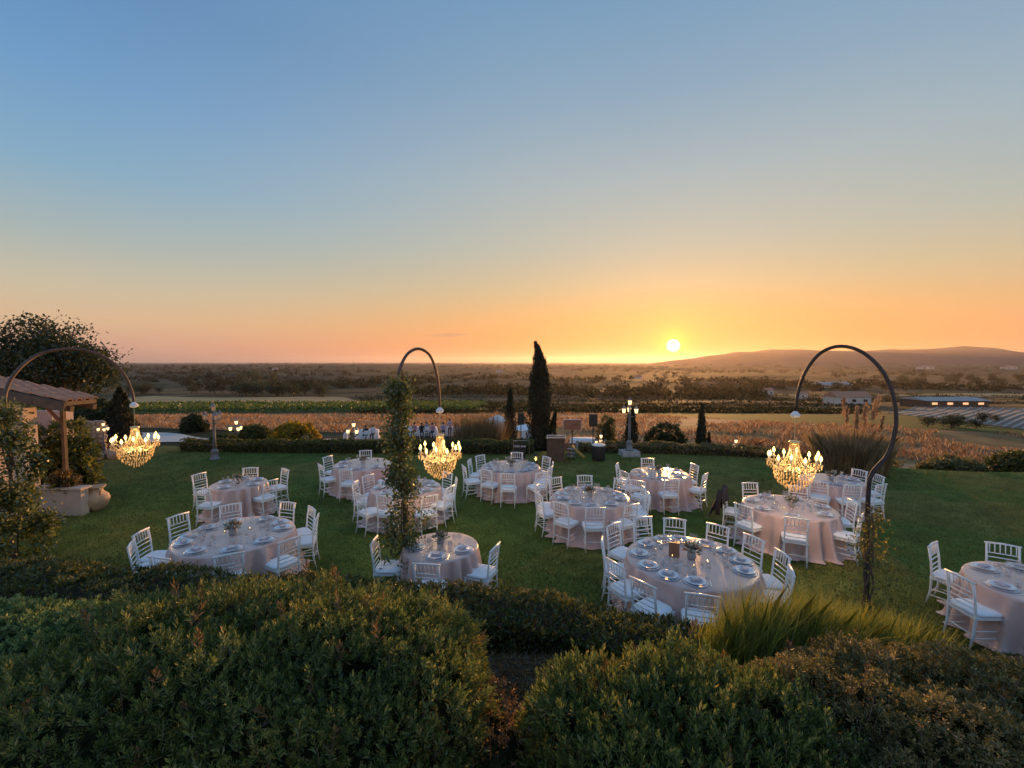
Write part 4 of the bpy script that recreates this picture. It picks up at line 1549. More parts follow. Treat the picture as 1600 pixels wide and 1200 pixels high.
cypress('tall dark cypress with a bent tip rising above the horizon', 843, 534, 705, 36, 20.6, -.22, 8000, side=(.72, .6, 2.5), column=True)
cypress('short cone-shaped cypress left of the tall bent one', 797, 607, 690, 23, 24, 0, 3000)
cypress('dark cypress hidden behind the lit lamp post', 986, 638, 700, 26, 22.5, 0, 2600)
cypress('slim young cypress right of the sun above the low hedge', 1095, 632, 705, 17, 21.5, 0, 2200)
cypress('tiny cypress sapling beside the slim young cypress', 1107, 677, 705, 9, 21.5, 0, 700)
cypress('dark cypress behind the chandelier near the stone pillar', 190, 606, 700, 38, 21, 0, 4200)


def grass_bush(name, label, px, Y, n, w, h, m, plume=0, fan=.12):
    P = at(px, 700, Y)
    zg = float(tz(P.x, Y))
    t = thing(name, label, 'grass', (P.x, Y, zg))
    a = rng.uniform(0, 6.28, n)
    r_ = np.sqrt(rng.uniform(0, 1, n)) * w * .35
    pos = np.stack([r_ * np.cos(a), r_ * np.sin(a), np.zeros(n)], 1)
    v0, f0 = blades(pos, rng.uniform(.5, 1, n) * h, .018, .16)
    # arch outwards
    c_ = np.repeat(pos, 5, 0)
    u = np.clip(v0[:, 2:3] / h, 0, 1)
    v0[:, :2] += unit(c_[:, :2] + 1e-6) * (u ** 2.2) * w * fan * np.linalg.norm(c_[:, :2], axis=1, keepdims=True) / (w * .35)
    v0[:, 2] -= (u[:, 0] ** 3) * h * fan * 1.6 * np.linalg.norm(c_[:, :2], axis=1) / (w * .35)
    o_ = link('blades', np_mesh(name + '_blades', v0, f0, m), t)
    o_['kind'] = 'stuff'
    for q in range(plume):
        x0, y0 = random.uniform(-.1, .35) * w, random.uniform(-.3, .3) * w
        hh = h * random.uniform(1.12, 1.5)
        pts = [(x0 * .6, y0 * .6, h * .4), (x0 * .9, y0 * .9, hh * .75), (x0, y0, hh)]
        ps = MB().tube(pts, .008, 4)
        pl = link('plume', ps.mesh('plume_stalk', M['plume']), t)
        k_ = 160
        tt = rng.uniform(0, 1, k_)
        Pp = np.stack([x0 * (.9 + .1 * tt) + rng.normal(0, .03, k_) * (1.05 - tt), y0 * (.9 + .1 * tt) + rng.normal(0, .03, k_) * (1.05 - tt), hh * (.74 + .28 * tt)], 1)
        v, f = leaf_quads(Pp, rng.normal(0, .4, (k_, 3)) + [0, 0, 1], .13, .03)
        link('feathers', np_mesh('plume_feathers', v, f, M['plume']), pl)
    return t


grass_bush('pampas_grass', 'big brown pampas grass with pale plumes behind the farthest right table', 1330, 15.4, 6500, 2.9, 1.72, M['blade_pampas'], 9, fan=.15)
grass_bush('reed_clump', 'brown clump of tall reeds behind the back hedge left of the cypresses', 750, 22.0, 4500, 3.4, 3.0, M['blade_reed'], fan=.0)

# bushes along the terrace behind the hedge
SPR_F = [sprig(7, .18, .16, .07, 1.2)]


def small_bush(label, px, py_top, Y, wpx, m, dens=110, name='round_bush', hz=None):
    P = at(px, py_top, Y)
    zg = float(tz(P.x, Y))
    w = wpx / F_PX * Y / 2
    H = max(.5, P.z - zg)
    return shrub(name, label, 'bush', [((P.x, Y, zg + H * .3), (w, w * .8, H * .7))], dens, SPR_F, m, p=2.2, jit=.7, core_k=.8, sc=(.7, 1.3), group='bushes behind the garden')


small_bush('round bush covered with yellow blossom behind the hedge', 460, 664, 29, 70, M['leaf_yellow'])
small_bush('dark green bush beside the yellow blossom bush', 395, 668, 30, 60, M['leaf_hedge'])
small_bush('round dark bush on the dry field left of the unlit lamp', 303, 650, 42, 34, M['leaf_tree'])
small_bush('low green bush behind the hedge left of the yellow bush', 350, 682, 27, 50, M['leaf_hedge'])
small_bush('dark round bush behind the low hedge straight below the sun', 1040, 666, 24, 62, M['leaf_tree'])
small_bush('small twiggy round bush by the picket fence', 948, 650, 26, 26, M['leaf_olive'])
small_bush('dark bush at the lawn edge by the picture right side', 1590, 712, 18.5, 70, M['leaf_hedge'])
small_bush('low brown bush at the lawn edge right of the pampas', 1490, 722, 17.2, 90, M['leaf_olive'])
small_bush('leafy shrub growing under the porch roof before the house wall', 92, 664, 12.4, 78, M['leaf_vine'])
small_bush('dark shrub mass behind the wooden fence and cypress', 140, 630, 26, 120, M['leaf_tree'])

# ------------------------------------------------------------------ porch, wall, planter, jar
hx, hy = -12.0, 11.1
h_ = thing('farm_house', 'plastered farm house corner with tiled porch roof at the left edge', 'house', (hx, hy, 0))
MB().box((-2.0, -2.6, 1.35), (4.0, 5.2, 2.7)).build('wall', M['plaster'], h_)
MB().box((-3.0, 1.9, 1.2), (3.8, .25, 2.4)).build('back_wall', M['plaster'], h_)
roof = MB()
RY0, RY1 = -.25, .55
zr0, zr1 = 3.4, 2.92      # high and low edge
x0_, x1_ = -1.3, 1.0
rs_ = (zr1 - zr0) / (x1_ - x0_)
roof.add([(-4, RY0, zr0 - rs_ * 2.7 - .16), (x1_, RY0, zr1 - .16), (x1_, RY1, zr1 - .16), (-4, RY1, zr0 - rs_ * 2.7 - .16), (-4, RY0, zr0 - rs_ * 2.7 - .06), (x1_, RY0, zr1 - .06), (x1_, RY1, zr1 - .06), (-4, RY1, zr0 - rs_ * 2.7 - .06)],
         [(3, 2, 1, 0), (4, 5, 6, 7), (0, 1, 5, 4), (1, 2, 6, 5), (2, 3, 7, 6), (3, 0, 4, 7)])
ro = roof.build('roof', M['wood_dark'], h_)
tile = MB()
vs, fs = [], []
for i in range(7):
    a = math.pi * i / 6
    for xx, rr, zz in ((0, .105, .02), (.5, .085, .0)):
        for th in (0, -.018):
            vs.append((xx, (rr + th) * math.cos(a), zz + (rr + th) * math.sin(a) * .8))
for i in range(6):
    a = i * 4
    fs += [(a, a + 4, a + 6, a + 2), (a + 1, a + 3, a + 7, a + 5), (a, a + 1, a + 5, a + 4), (a + 2, a + 6, a + 7, a + 3)]
fs += [(0, 2, 3, 1), (24, 25, 27, 26)]
tile.add(vs, fs)
tile_me = tile.mesh('roof_tile', M['terracotta'])
for r_ in range(6):
    for q in range(4):
        xx = x1_ - .47 - r_ * .45
        o_ = link('roof_tile', tile_me, ro, (xx, RY0 + .08 + q * .225, zr0 + rs_ * (xx - x0_) - .05 + .012 * random.random()))
        o_.rotation_euler = (random.uniform(-.04, .04), math.atan(-rs_) + .03, random.uniform(-.04, .04))
o_ = MB().box((0, 0, 0), (2.4, .07, .22)).build('verge_board', M['wood_dark'], h_)
o_.location = ((x0_ + x1_) / 2, RY0 - .05, (zr0 + zr1) / 2 - .18)
o_.rotation_euler = (0, math.atan(-rs_), 0)
for yy in (RY0 + .1, RY1 - .1):
    o_ = MB().box((0, 0, 0), (4.6, .1, .13)).build('rafter', M['wood_dark'], h_)
    o_.location = (-1.2, yy, zr0 + rs_ * (-1.2 - x0_) - .24)
    o_.rotation_euler = (0, math.atan(-rs_), 0)
MB().box((.3, .35, 1.35), (.08, .08, 2.7)).build('porch_post', M['wood_dark'], h_)
MB().tube([(.3, .35, 2.2), (-.1, .35, 2.64)], .05, 4).build('brace', M['wood_warm'], h_)

pw = gnd(128, 806)
t = thing('planter_wall', 'low pale plastered planter wall with tiled coping beside the clay jar', 'planter', (pw.x, pw.y, 0))
MB().box((-.75, .1, .33), (1.5, .2, .66)).build('body', M['white_plaster'], t)
for q in range(5):
    o_ = MB().box((0, 0, 0), (.3, .3, .05)).build('coping_tile', M['white_plaster'], t)
    o_.location = (-.1 - q * .31, .1, .688 + .004 * (q % 2))
pl = at(110, 745, pw.y + .25)
shrub('planter_shrub', 'dark reddish plant growing on the planter wall', 'plant', [((pw.x - .55, pw.y + .12, .78), (.3, .14, .23))], 260, [sprig(7, .1, .1, .03, 1.2)], M['leaf_dry'], p=2.0, jit=.7)
j = gnd(152, 797)
t = thing('clay_jar', 'large round clay jar with two handles standing on the lawn', 'jar', (j.x, j.y, .003), R(-30))
MB().lathe([(.1, 0), (.15, .04), (.24, .18), (.27, .3), (.24, .4), (.16, .48), (.13, .52), (.14, .56), (.19, .61), (.2, .635), (.175, .64), (.13, .6), (.12, .55), (.1, .5)], 24, cap=False).build('body', M['pot'], t, True)
for sx in (-1, 1):
    MB().tube([(sx * .14, 0, .57), (sx * .23, 0, .6), (sx * .27, 0, .54), (sx * .25, 0, .46), (sx * .2, 0, .43)], .022, 7).build('handle', M['pot'], t, True)

# raised terrace at the left back: stone edging, fence and pillar
tt_ = MB().box((-18.6, 18.5, .2), (2.6, 1.5, .5))
tag(tt_.build('terrace', M['soil']), kind='structure')
stone_ms = []
for q in range(6):
    r_ = random.Random(q)
    vs = []
    b = MB()
    prof = [(.0, -.5), (.7, -.45), (1.0, -.1), (.95, .25), (.6, .48), (0, .5)]
    b.lathe([(p_[0] * .5, p_[1]) for p_ in prof], 7, cap=False)
    b.v = [(x_ * r_.uniform(.8, 1.15), y_ * r_.uniform(.8, 1.15), z_ * r_.uniform(.85, 1.1)) for x_, y_, z_ in b.v]
    stone_ms.append(b.mesh('stone', M['stone']))
g_ = thing('stone_pillar', 'rough pillar of stacked warm stones by the terrace', 'pillar', (at(150, 700, 18.6).x, 18.6, .0))
for lv in range(7):
    for q in range(3):
        o_ = link('stone', random.choice(stone_ms), g_, ((q - 1) * .24 + (lv % 2) * .07, random.uniform(-.03, .03), .1 + lv * .19))
        o_.scale = (.34, .34, .24)
        o_.rotation_euler = (random.uniform(-.2, .2), random.uniform(-.2, .2), random.uniform(0, 6))
g_ = thing('dry_stone_edging', 'low curb of tumbled stones before the raised terrace', 'stones', (at(118, 705, 17.3).x, 17.3, .0))
for q in range(16):
    o_ = link('stone', random.choice(stone_ms), g_, ((q - 8) * .24, random.uniform(-.12, .12) + (q % 2) * .12, .12 + .1 * (q % 2)))
    o_.scale = (.36 * random.uniform(.8, 1.3), .34, .3)
    o_.rotation_euler = (0, 0, random.uniform(0, 6))


def picket_fence(name, label, a, b, n, h, m, rail=(.3, .8), w=.07, z=None):
    a, b = Vector(a), Vector(b)
    L = (b - a).length
    d = (b - a).normalized()
    t = thing(name, label, 'fence', a, math.atan2(d.y, d.x))
    pm = MB().box((0, 0, h / 2), (w, .025, h)).add([(-w / 2, -.0125, h), (w / 2, -.0125, h), (w / 2, .0125, h), (-w / 2, .0125, h), (0, 0, h + .06)], [(0, 1, 4), (1, 2, 4), (2, 3, 4), (3, 0, 4)]).mesh(name + '_picket', m)
    for q in range(n):
        x_ = L * q / (n - 1)
        link('picket', pm, t, (x_, 0, (b.z - a.z) * q / (n - 1)))
    for k_ in rail:
        MB().tube([(0, .03, h * k_), (L, .03, h * k_ + b.z - a.z)], .025, 4).build('rail', m, t)
    return t


fa, fb = at(60, 690, 17.9), at(124, 690, 18.2)
picket_fence('wooden_fence', 'dark wooden picket fence on the terrace beneath the porch roof', (fa.x, fa.y, .5), (fb.x, fb.y, .5), 14, .78, M['wood_dark'])
fa, fb = at(952, 680, 25.5), at(1042, 690, 24.5)
picket_fence('picket_fence', 'brown picket fence behind the lit lamp post on the lower terrace', (fa.x, fa.y, float(tz(fa.x, fa.y)) + .55), (fb.x, fb.y, float(tz(fb.x, fb.y)) + .35), 24, .85, M['wood_warm'])
fa, fb = at(862, 682, 25.5), at(945, 680, 25.5)
g_ = thing('board_fence', 'low reddish board fence with pale posts behind the screen', 'fence', (fa.x, 25.5, float(tz(fa.x, 25.5))))
for k_ in range(4):
    MB().box((1.5, 0, .9 + k_ * .16), (3.0, .03, .14)).build('board', M['wood_warm'], g_)
for k_ in range(3):
    MB().box((.1 + k_ * 1.4, -.05, .8), (.16, .1, 1.6)).build('post', M['stone_grey'], g_)

# ------------------------------------------------------------------ stage and bar equipment
def speaker_on_pole(label, px, ytop, ybot, Y, zfoot, foot):
    a = at(px, ytop, Y)
    b = at(px, ybot, Y)
    t = thing('loudspeaker', label, 'speaker', (a.x, Y, zfoot), 0, 'loudspeakers on poles')
    MB().box((0, 0, (a.z + b.z) / 2 - zfoot), (.3, .26, a.z - b.z), 0, .92).build('cabinet', M['black'], t)
    MB().tube([(0, 0, .02), (0, 0, b.z - zfoot)], .02, 8).build('pole', M['black'], t)
    if foot:
        for q in range(3):
            an = q * 2.1
            MB().tube([(0, 0, .5), (.35 * math.cos(an), .35 * math.sin(an), .01)], .014, 5).build('leg', M['black'], t)
    return t


speaker_on_pole('black loudspeaker on a tripod pole between the two cypresses', 814, 645, 663, 19.6, float(tz(at(814, 645, 19.6).x, 19.6)), True)
bl_ = gnd(935, 719)
speaker_on_pole('black loudspeaker on a pole over the dark tub', 927, 647, 666, bl_.y, .63, False)
t = thing('drum_table', 'dark round tub with a pale top under the loudspeaker', 'tub', (bl_.x, bl_.y, .002))
MB().lathe([(.24, 0), (.26, .1), (.26, .5), (.25, .58)], 16).build('body', M['black'], t, True)
MB().lathe([(.27, .58), (.27, .62), (.2, .625)], 16).build('top', M['white_cloth'], t, True)
sc_ = at(894, 664, 18.2)
t = thing('screen_on_stand', 'flat dark screen with pale rim on a black pole', 'screen', (sc_.x, 18.2, .002))
MB().box((0, 0, sc_.z), (.72, .05, .42)).build('panel', M['wood_warm'], t)
MB().box((0, .03, sc_.z), (.76, .03, .46)).build('frame', M['white_cloth'], t)
MB().tube([(0, 0, .02), (0, 0, sc_.z - .2)], .025, 8).build('pole', M['black'], t)
MB().lathe([(.25, 0), (.25, .02), (.03, .05)], 14).build('foot', M['black'], t)
bp = gnd(869, 721)
t = thing('bar_cabinet', 'dark brown boxy bar with a pale rail on top left of the screen', 'bar', (bp.x, bp.y, .002))
MB().box((0, .25, .42), (.64, .5, .84)).build('body', M['wood_dark'], t)
MB().box((-.02, .25, .87), (.72, .56, .04)).build('counter', M['wood_dark'], t)
for k_ in (0, 1):
    MB().tube([(-.36, -.02, .93 + .09 * k_), (.36, -.02, .93 + .09 * k_)], .014, 5).build('rail', M['white_cloth'], t)
for sx in (-.35, .35):
    MB().tube([(sx, -.02, .87), (sx, -.02, 1.04)], .012, 5).build('rail_post', M['white_cloth'], t)
sp_ = gnd(812, 722)
t = thing('signboard', 'small black sign with white lettering in a thin metal frame', 'sign', (sp_.x, sp_.y, .002))
MB().box((0, 0, .22), (.42, .3, .44)).build('stand', M['black'], t)
MB().box((0, -.02, .6), (.42, .03, .3)).build('panel', M['black'], t)
MB().tube([(-.24, 0, .44), (-.24, 0, .82), (.36, 0, .84), (.37, 0, .3)], .011, 5).build('frame', M['steel'], t)
cu = bpy.data.curves.new('lettering', 'FONT')
cu.body = 'OPEN BAR'
cu.size = .1
cu.align_x = 'CENTER'
cu.extrude = .003
tmp = bpy.data.objects.new('lettering', cu)
col.objects.link(tmp)
dg = bpy.context.evaluated_depsgraph_get()
tme = bpy.data.meshes.new_from_object(tmp.evaluated_get(dg))
bpy.data.objects.remove(tmp)
tme.materials.clear()
tme.materials.append(M['white_cloth'])
o_ = link('lettering', tme, t, (0, -.04, .58))
o_.rotation_euler = (math.pi / 2, 0, 0)
pk = gnd(903, 716)
o_ = MB().box((0, 0, 0), (.7, .05, .1)).build('leaning_plank', mat('yellow_wood', (.5, .34, .08), .6))
o_.location = (pk.x, pk.y, .27)
o_.rotation_euler = (0, R(42), 0)
tag(o_, 'yellow plank leaning on the lawn between bar and tub', 'plank')
sk = gnd(892, 718)
t = thing('stool', 'small dark stool with stacked shelves under the screen', 'stool', (sk.x, sk.y, .002))
for k_ in range(3):
    MB().lathe([(.15, .12 + k_ * .14), (.15, .15 + k_ * .14)], 12).build('shelf', M['grey_cast'], t)
for q in range(3):
    MB().tube([(.12 * math.cos(q * 2.1), .12 * math.sin(q * 2.1), 0), (.1 * math.cos(q * 2.1), .1 * math.sin(q * 2.1), .44)], .012, 5).build('leg', M['black'], t)
lk = gnd(837, 724)
t = thing('candle_lantern', 'small dark lantern with a flame on the grass behind the signboard table', 'lantern', (lk.x, lk.y, .002))
MB().lathe([(.09, 0), (.1, .03), (.08, .06)], 8).build('base', M['iron'], t)
MB().lathe([(.07, .06), (.08, .3)], 8, cap=False).build('glass', M['glass'], t)
MB().lathe([(.1, .3), (.03, .38)], 8).build('cap', M['iron'], t)
MB().octa((0, 0, .17), .03, .09).build('flame', M['bulb'], t)


# ------------------------------------------------------------------ the valley: hits of a line of sight on the terrain
def ground_hit(px, py, y0=24.0, y1=6000.0):
    d = ray(px, py)
    Y = np.geomspace(y0, y1, 1500)
    X = d.x / d.y * Y
    Z = CAM_H + d.z / d.y * Y
    below = np.nonzero(Z < tz(X, Y))[0]
    k_ = below[0] if len(below) else len(Y) - 1
    return Vector((float(X[k_]), float(Y[k_]), float(tz(X[k_], Y[k_]))))


def tree_proto(idx, m):
    crown = [((0, 0, 3.4), (1.9, 1.9, 1.7))] + [((random.uniform(-1.5, 1.5), random.uniform(-1.2, 1.2), random.uniform(2.4, 4.6)), (random.uniform(.9, 1.4),) * 3) for _ in range(5)]
    return leaf_tree('valley_tree', 'x', (0, 0, -900), crown, 520, .55, m, .18)


far_trees = [tree_proto(i, M['leaf_far'] if i % 2 else M['leaf_tree']) for i in range(5)]
placed = set()


def put_tree(px, py, h, label, group, squash=1.0):
    P = ground_hit(px, py)
    k_ = random.randrange(5)
    o_ = far_trees[k_] if k_ not in placed else copy_tree(far_trees[k_])
    placed.add(k_)
    s = h / 5.6
    o_.location = P
    o_.scale = (s * squash, s * squash, s)
    o_.rotation_euler = (0, 0, random.uniform(0, 6.28))
    tag(o_, label, 'tree', group)
    return o_


rt = random.Random(11)
for i in range(20):
    put_tree(rt.uniform(372, 505), rt.uniform(617, 621), rt.uniform(7, 10.5), 'dark round tree in the wood beyond the pale stubble field', 'wood beyond the pale stubble field', 1.3)
for i in range(16):
    put_tree(rt.uniform(190, 372), rt.uniform(613, 619), rt.uniform(5, 7.5), 'bushy tree in the line left of the dark wood', 'tree line left of the dark wood', 1.4)
for i in range(22):
    put_tree(rt.uniform(300, 440), rt.uniform(588, 600), rt.uniform(9, 15), 'tall dark tree in the grove on the middle slope', 'grove on the middle slope', 1.1)
for i in range(14):
    put_tree(rt.uniform(500, 800), rt.uniform(598, 612), rt.uniform(5, 8), 'scrubby tree on the slope behind the middle arch', 'scrub trees behind the middle arch', 1.5)
for i in range(16):
    put_tree(rt.uniform(870, 1180), rt.uniform(578, 616), rt.uniform(3.5, 6.5), 'small tree in the hazy valley below the sun', 'trees in the hazy valley below the sun', 1.5)
for i in range(12):
    put_tree(rt.uniform(1230, 1345), rt.uniform(604, 618), rt.uniform(4.5, 7), 'dark tree around the pale farm buildings', 'trees around the pale farm buildings', 1.3)
for i in range(20):
    put_tree(rt.uniform(1360, 1600), rt.uniform(590, 604), rt.uniform(7, 12), 'dark tree in the line above the straw field', 'trees above the straw field', 1.3)
for i in range(9):
    put_tree(rt.uniform(1405, 1600), rt.uniform(660, 671), rt.uniform(.9, 1.5), 'low dark shrub along the near end of the striped plot', 'shrubs along the striped plot', 1.6)
put_tree(1385, 612, 7, 'single round tree right of the hoop arch', 'trees above the straw field', 1.0)
put_tree(500, 577, 14, 'lone tree on the left skyline ridge', 'lone skyline trees', 1.0)
put_tree(1175, 578, 12, 'lone tree on the ridge right of the sun', 'lone skyline trees', 1.2)
for i, o_ in enumerate(far_trees):
    if i not in placed:
        for c_ in list(o_.children):
            bpy.data.objects.remove(c_)
        bpy.data.objects.remove(o_)

# woods and hedgerows too far to tell apart
parts = []
nC = 5200
Y = np.exp(rng.uniform(np.log(260), np.log(5200), nC))
X = rng.uniform(-1.25, 1.25, nC) * Y
mask = (wav(X, Y, 60 + Y.mean() * .02, .9) + .7 * np.sin(Y / (40 + Y * .06) + X / 300)) > .25
X, Y = X[mask], Y[mask]
per = 22
s = rng.uniform(2.0, 4.2, len(X)) * (1 + Y / 2500)
cc = np.stack([X, Y, tz(X, Y) + s * .55], 1)
P = np.repeat(cc, per, 0) + rng.normal(0, 1, (len(X) * per, 3)) * np.repeat(s, per)[:, None] * [.75, .75, .33]
L = np.repeat(s, per) * .75
v, f = leaf_quads(P, rng.normal(size=P.shape), L, L * .8)
tag(link('far_woods', np_mesh('far_woods', v, f, M['leaf_far'])), 'dark far woods and hedgerows scattered over the valley', 'woods', kind='stuff')


# low scrub and weeds over the nearer slopes
nC = 9000
Y = np.exp(rng.uniform(np.log(95), np.log(330), nC))
X = rng.uniform(-.35, 1.25, nC) * Y
band = np.sin(Y / 7 + X / 90) + .5 * wav(X, Y, 25, .2)
k = (band > .1) & ~((X / Y > .8) & (Y < 190))
X, Y = X[k], Y[k]
per = 9
s = rng.uniform(.35, .9, len(X)) * (1 + Y / 400)
P = np.repeat(np.stack([X, Y, tz(X, Y) + s * .3], 1), per, 0) + rng.normal(0, 1, (len(X) * per, 3)) * np.repeat(s, per)[:, None] * [1.5, .8, .25]
L = np.repeat(s, per) * .8
v, f = leaf_quads(P, rng.normal(size=P.shape), L, L * .7)
tag(link('low_scrub', np_mesh('low_scrub', v, f, M['leaf_far'])), 'low scrub and weeds in bands over the slopes past the dry grass', 'scrub', kind='stuff')


def farm_house(label, x0, x1, ytop, ybase, roof_k=.35, windows=2, lit=False, roof_m=None, wall_m=None):
    a, b = ground_hit(x0, ybase), ground_hit(x1, ybase)
    Y = (a.y + b.y) / 2
    px2m = Y / F_PX
    W = (x1 - x0) * px2m
    H = (ybase - ytop) * px2m
    D = max(3.0, W * .5)
    wh = H * (1 - roof_k)
    c_ = at((x0 + x1) / 2, ybase, Y)
    z = min(float(tz(a.x, Y)), float(tz(b.x, Y)), float(tz(c_.x, Y + D))) - .2
    dz = c_.z - z
    t = thing('farm_building', label, 'building', (c_.x, Y, c_.z))
    MB().box((0, D / 2, (wh - dz) / 2), (W, D, wh + dz)).build('wall', wall_m or M['house_pale'], t)
    rf = MB()
    o2 = W * .03
    rf.add([(-W / 2 - o2, -o2, wh), (W / 2 + o2, -o2, wh), (W / 2 + o2, D + o2, wh), (-W / 2 - o2, D + o2, wh), (-W / 2 - o2, D / 2, H), (W / 2 + o2, D / 2, H)], [(0, 1, 5, 4), (2, 3, 4, 5), (3, 0, 4), (1, 2, 5), (3, 2, 1, 0)])
    rf.build('roof', roof_m or M['terracotta'], t)
    for q in range(windows):
        x_ = W * ((q + .5) / windows - .5)
        MB().box((x_, -.02, wh * .55), (W * .35 / max(windows, 2), .06, wh * .34)).build('window', M['window_lit'] if lit else M['window_dark'], t)
    return t


farm_house('pale farmhouse with dark windows seen through the right hoop', 1308, 1361, 612, 633, .4, 3)
farm_house('small white outbuilding beside the pale farmhouse', 1294, 1307, 614, 632, .4, 1)
farm_house('small white house left of the right hoop', 1192, 1209, 606, 618, .35, 2)
farm_house('tiny white house just inside the right hoop', 1247, 1262, 612, 623, .35, 1)
farm_house('long grey roofed farm building behind the pale farmhouse', 1284, 1330, 597, 606, .5, 3, roof_m=M['stone_grey'])
farm_house('long dark shed with a row of lit windows above the striped plot', 1448, 1545, 622, 636, .3, 4, True, M['stone_grey'], M['wood_dark'])
farm_house('small pale house on the far left slope', 425, 433, 574, 579, .4, 1)
farm_house('far pale cottage left of the tall cypress', 775, 786, 577, 582, .4, 2)
farm_house('hazy cottage below the sun', 992, 1003, 587, 592, .4, 1)
farm_house('pale hamlet house on the right far slope', 1440, 1460, 571, 577, .4, 2)
farm_house('white hamlet house at the far right', 1572, 1590, 571, 577, .4, 2)

# striped plot: pale film rows over dark soil
lo_, hi_ = [], []
for i in range(17):
    lo_.append(ground_hit(1388 + i * 15, 646 + i * 1.9))
    hi_.append(ground_hit(1432 + i * 17, 635 + i * .35))
vs, fs = [], []
K = 8
for i in range(17):
    for k_ in range(K + 1):
        q = lo_[i].lerp(hi_[i], k_ / K)
        vs.append((q.x, q.y, float(tz(q.x, q.y)) + .12))
for i in range(16):
    for k_ in range(K):
        a = i * (K + 1) + k_
        fs.append((a, a + K + 1, a + K + 2, a + 1))
plot = tag(MB().add(vs, fs).build('striped_plot', M['plot_soil'], None, True), kind='structure')
for i in range(17):
    pts = []
    for k_ in range(K + 1):
        q = lo_[i].lerp(hi_[i], k_ / K)
        pts.append((q.x, q.y, float(tz(q.x, q.y)) + .16))
    MB().tube(pts, .13, 6).build('film_row', M['row_film'], plot, True)

# ------------------------------------------------------------------ lower terrace: path, guests, white tables
sheet('gravel_path', -38, -24, 0, 0, .05, M['gravel'], 30, 10, fy0=lambda x: 34.5 + .6 * np.sin(x / 5), fy1=lambda x: 36.5 + 4.5 * ss(-24, -33, x))


def person_mesh(name, pose, shirt, trousers):
    J = {'stand': {'pelvis': (0, 0, .95), 'waist': (0, 0, 1.1), 'chest': (0, .01, 1.3), 'neck': (0, 0, 1.47), 'head': (0, .02, 1.58), 'top': (0, .01, 1.68),
                   'sl': (-.18, 0, 1.41), 'el': (-.24, -.02, 1.13), 'hl': (-.23, .08, .9), 'fl': (-.225, .11, .8), 'sr': (.18, 0, 1.41), 'er': (.24, -.02, 1.13), 'hr': (.2, .16, 1.0), 'fr': (.18, .24, 1.02),
                   'ql': (-.09, 0, .9), 'kl': (-.1, .02, .5), 'al': (-.1, 0, .09), 'tl': (-.11, .14, .04), 'qr': (.09, 0, .9), 'kr': (.1, .04, .5), 'ar': (.1, -.02, .09), 'tr': (.11, .12, .04)},
         'sit': {'pelvis': (0, 0, .52), 'waist': (0, -.02, .68), 'chest': (0, -.02, .88), 'neck': (0, 0, 1.05), 'head': (0, .03, 1.16), 'top': (0, .02, 1.26),
                 'sl': (-.18, 0, .99), 'el': (-.22, .05, .74), 'hl': (-.12, .3, .72), 'fl': (-.1, .38, .72), 'sr': (.18, 0, .99), 'er': (.22, .05, .74), 'hr': (.12, .3, .72), 'fr': (.1, .38, .72),
                 'ql': (-.09, .04, .5), 'kl': (-.1, .44, .5), 'al': (-.1, .44, .09), 'tl': (-.1, .58, .04), 'qr': (.09, .04, .5), 'kr': (.1, .44, .5), 'ar': (.1, .44, .09), 'tr': (.1, .58, .04)}}[pose]
    rad = {'pelvis': .13, 'waist': .115, 'chest': .14, 'neck': .055, 'head': .092, 'top': .06, 's': .065, 'e': .042, 'h': .032, 'f': .022, 'q': .09, 'k': .06, 'a': .042, 't': .035}
    names = list(J)
    edges = [('pelvis', 'waist'), ('waist', 'chest'), ('chest', 'neck'), ('neck', 'head'), ('head', 'top')]
    for s_ in 'lr':
        edges += [('chest', 's' + s_), ('s' + s_, 'e' + s_), ('e' + s_, 'h' + s_), ('h' + s_, 'f' + s_), ('pelvis', 'q' + s_), ('q' + s_, 'k' + s_), ('k' + s_, 'a' + s_), ('a' + s_, 't' + s_)]
    me = bpy.data.meshes.new(name)
    me.from_pydata([J[n_] for n_ in names], [(names.index(a), names.index(b)) for a, b in edges], [])
    ob = bpy.data.objects.new('tmp', me)
    col.objects.link(ob)
    sk = ob.modifiers.new('skin', 'SKIN')
    for n_, sv in zip(names, me.skin_vertices[0].data):
        r_ = rad.get(n_) or rad[n_[0]]
        sv.radius = (r_, r_ * (.8 if n_ in ('pelvis', 'waist', 'chest') else 1))
        sv.use_root = n_ == 'pelvis'
    ob.modifiers.new('sub', 'SUBSURF').levels = 1
    dg = bpy.context.evaluated_depsgraph_get()
    out = bpy.data.meshes.new_from_object(ob.evaluated_get(dg))
    bpy.data.objects.remove(ob)
    out.materials.clear()
    for m_ in (shirt, trousers, M['skin'], M['black']):
        out.materials.append(m_)
    zs, zn = (.97, 1.5) if pose == 'stand' else (.6, 1.07)
    for p_ in out.polygons:
        c_ = p_.center
        p_.use_smooth = True
        if c_.z < .11:
            p_.material_index = 3
        elif c_.z > zn or (abs(c_.x) > .1 and pose == 'stand' and .76 < c_.z < .93 and c_.y > .06):
            p_.material_index = 2
        elif c_.z < zs and not (pose == 'stand' and abs(c_.x) > .17):
            p_.material_index = 1
        else:
            p_.material_index = 0
    return out


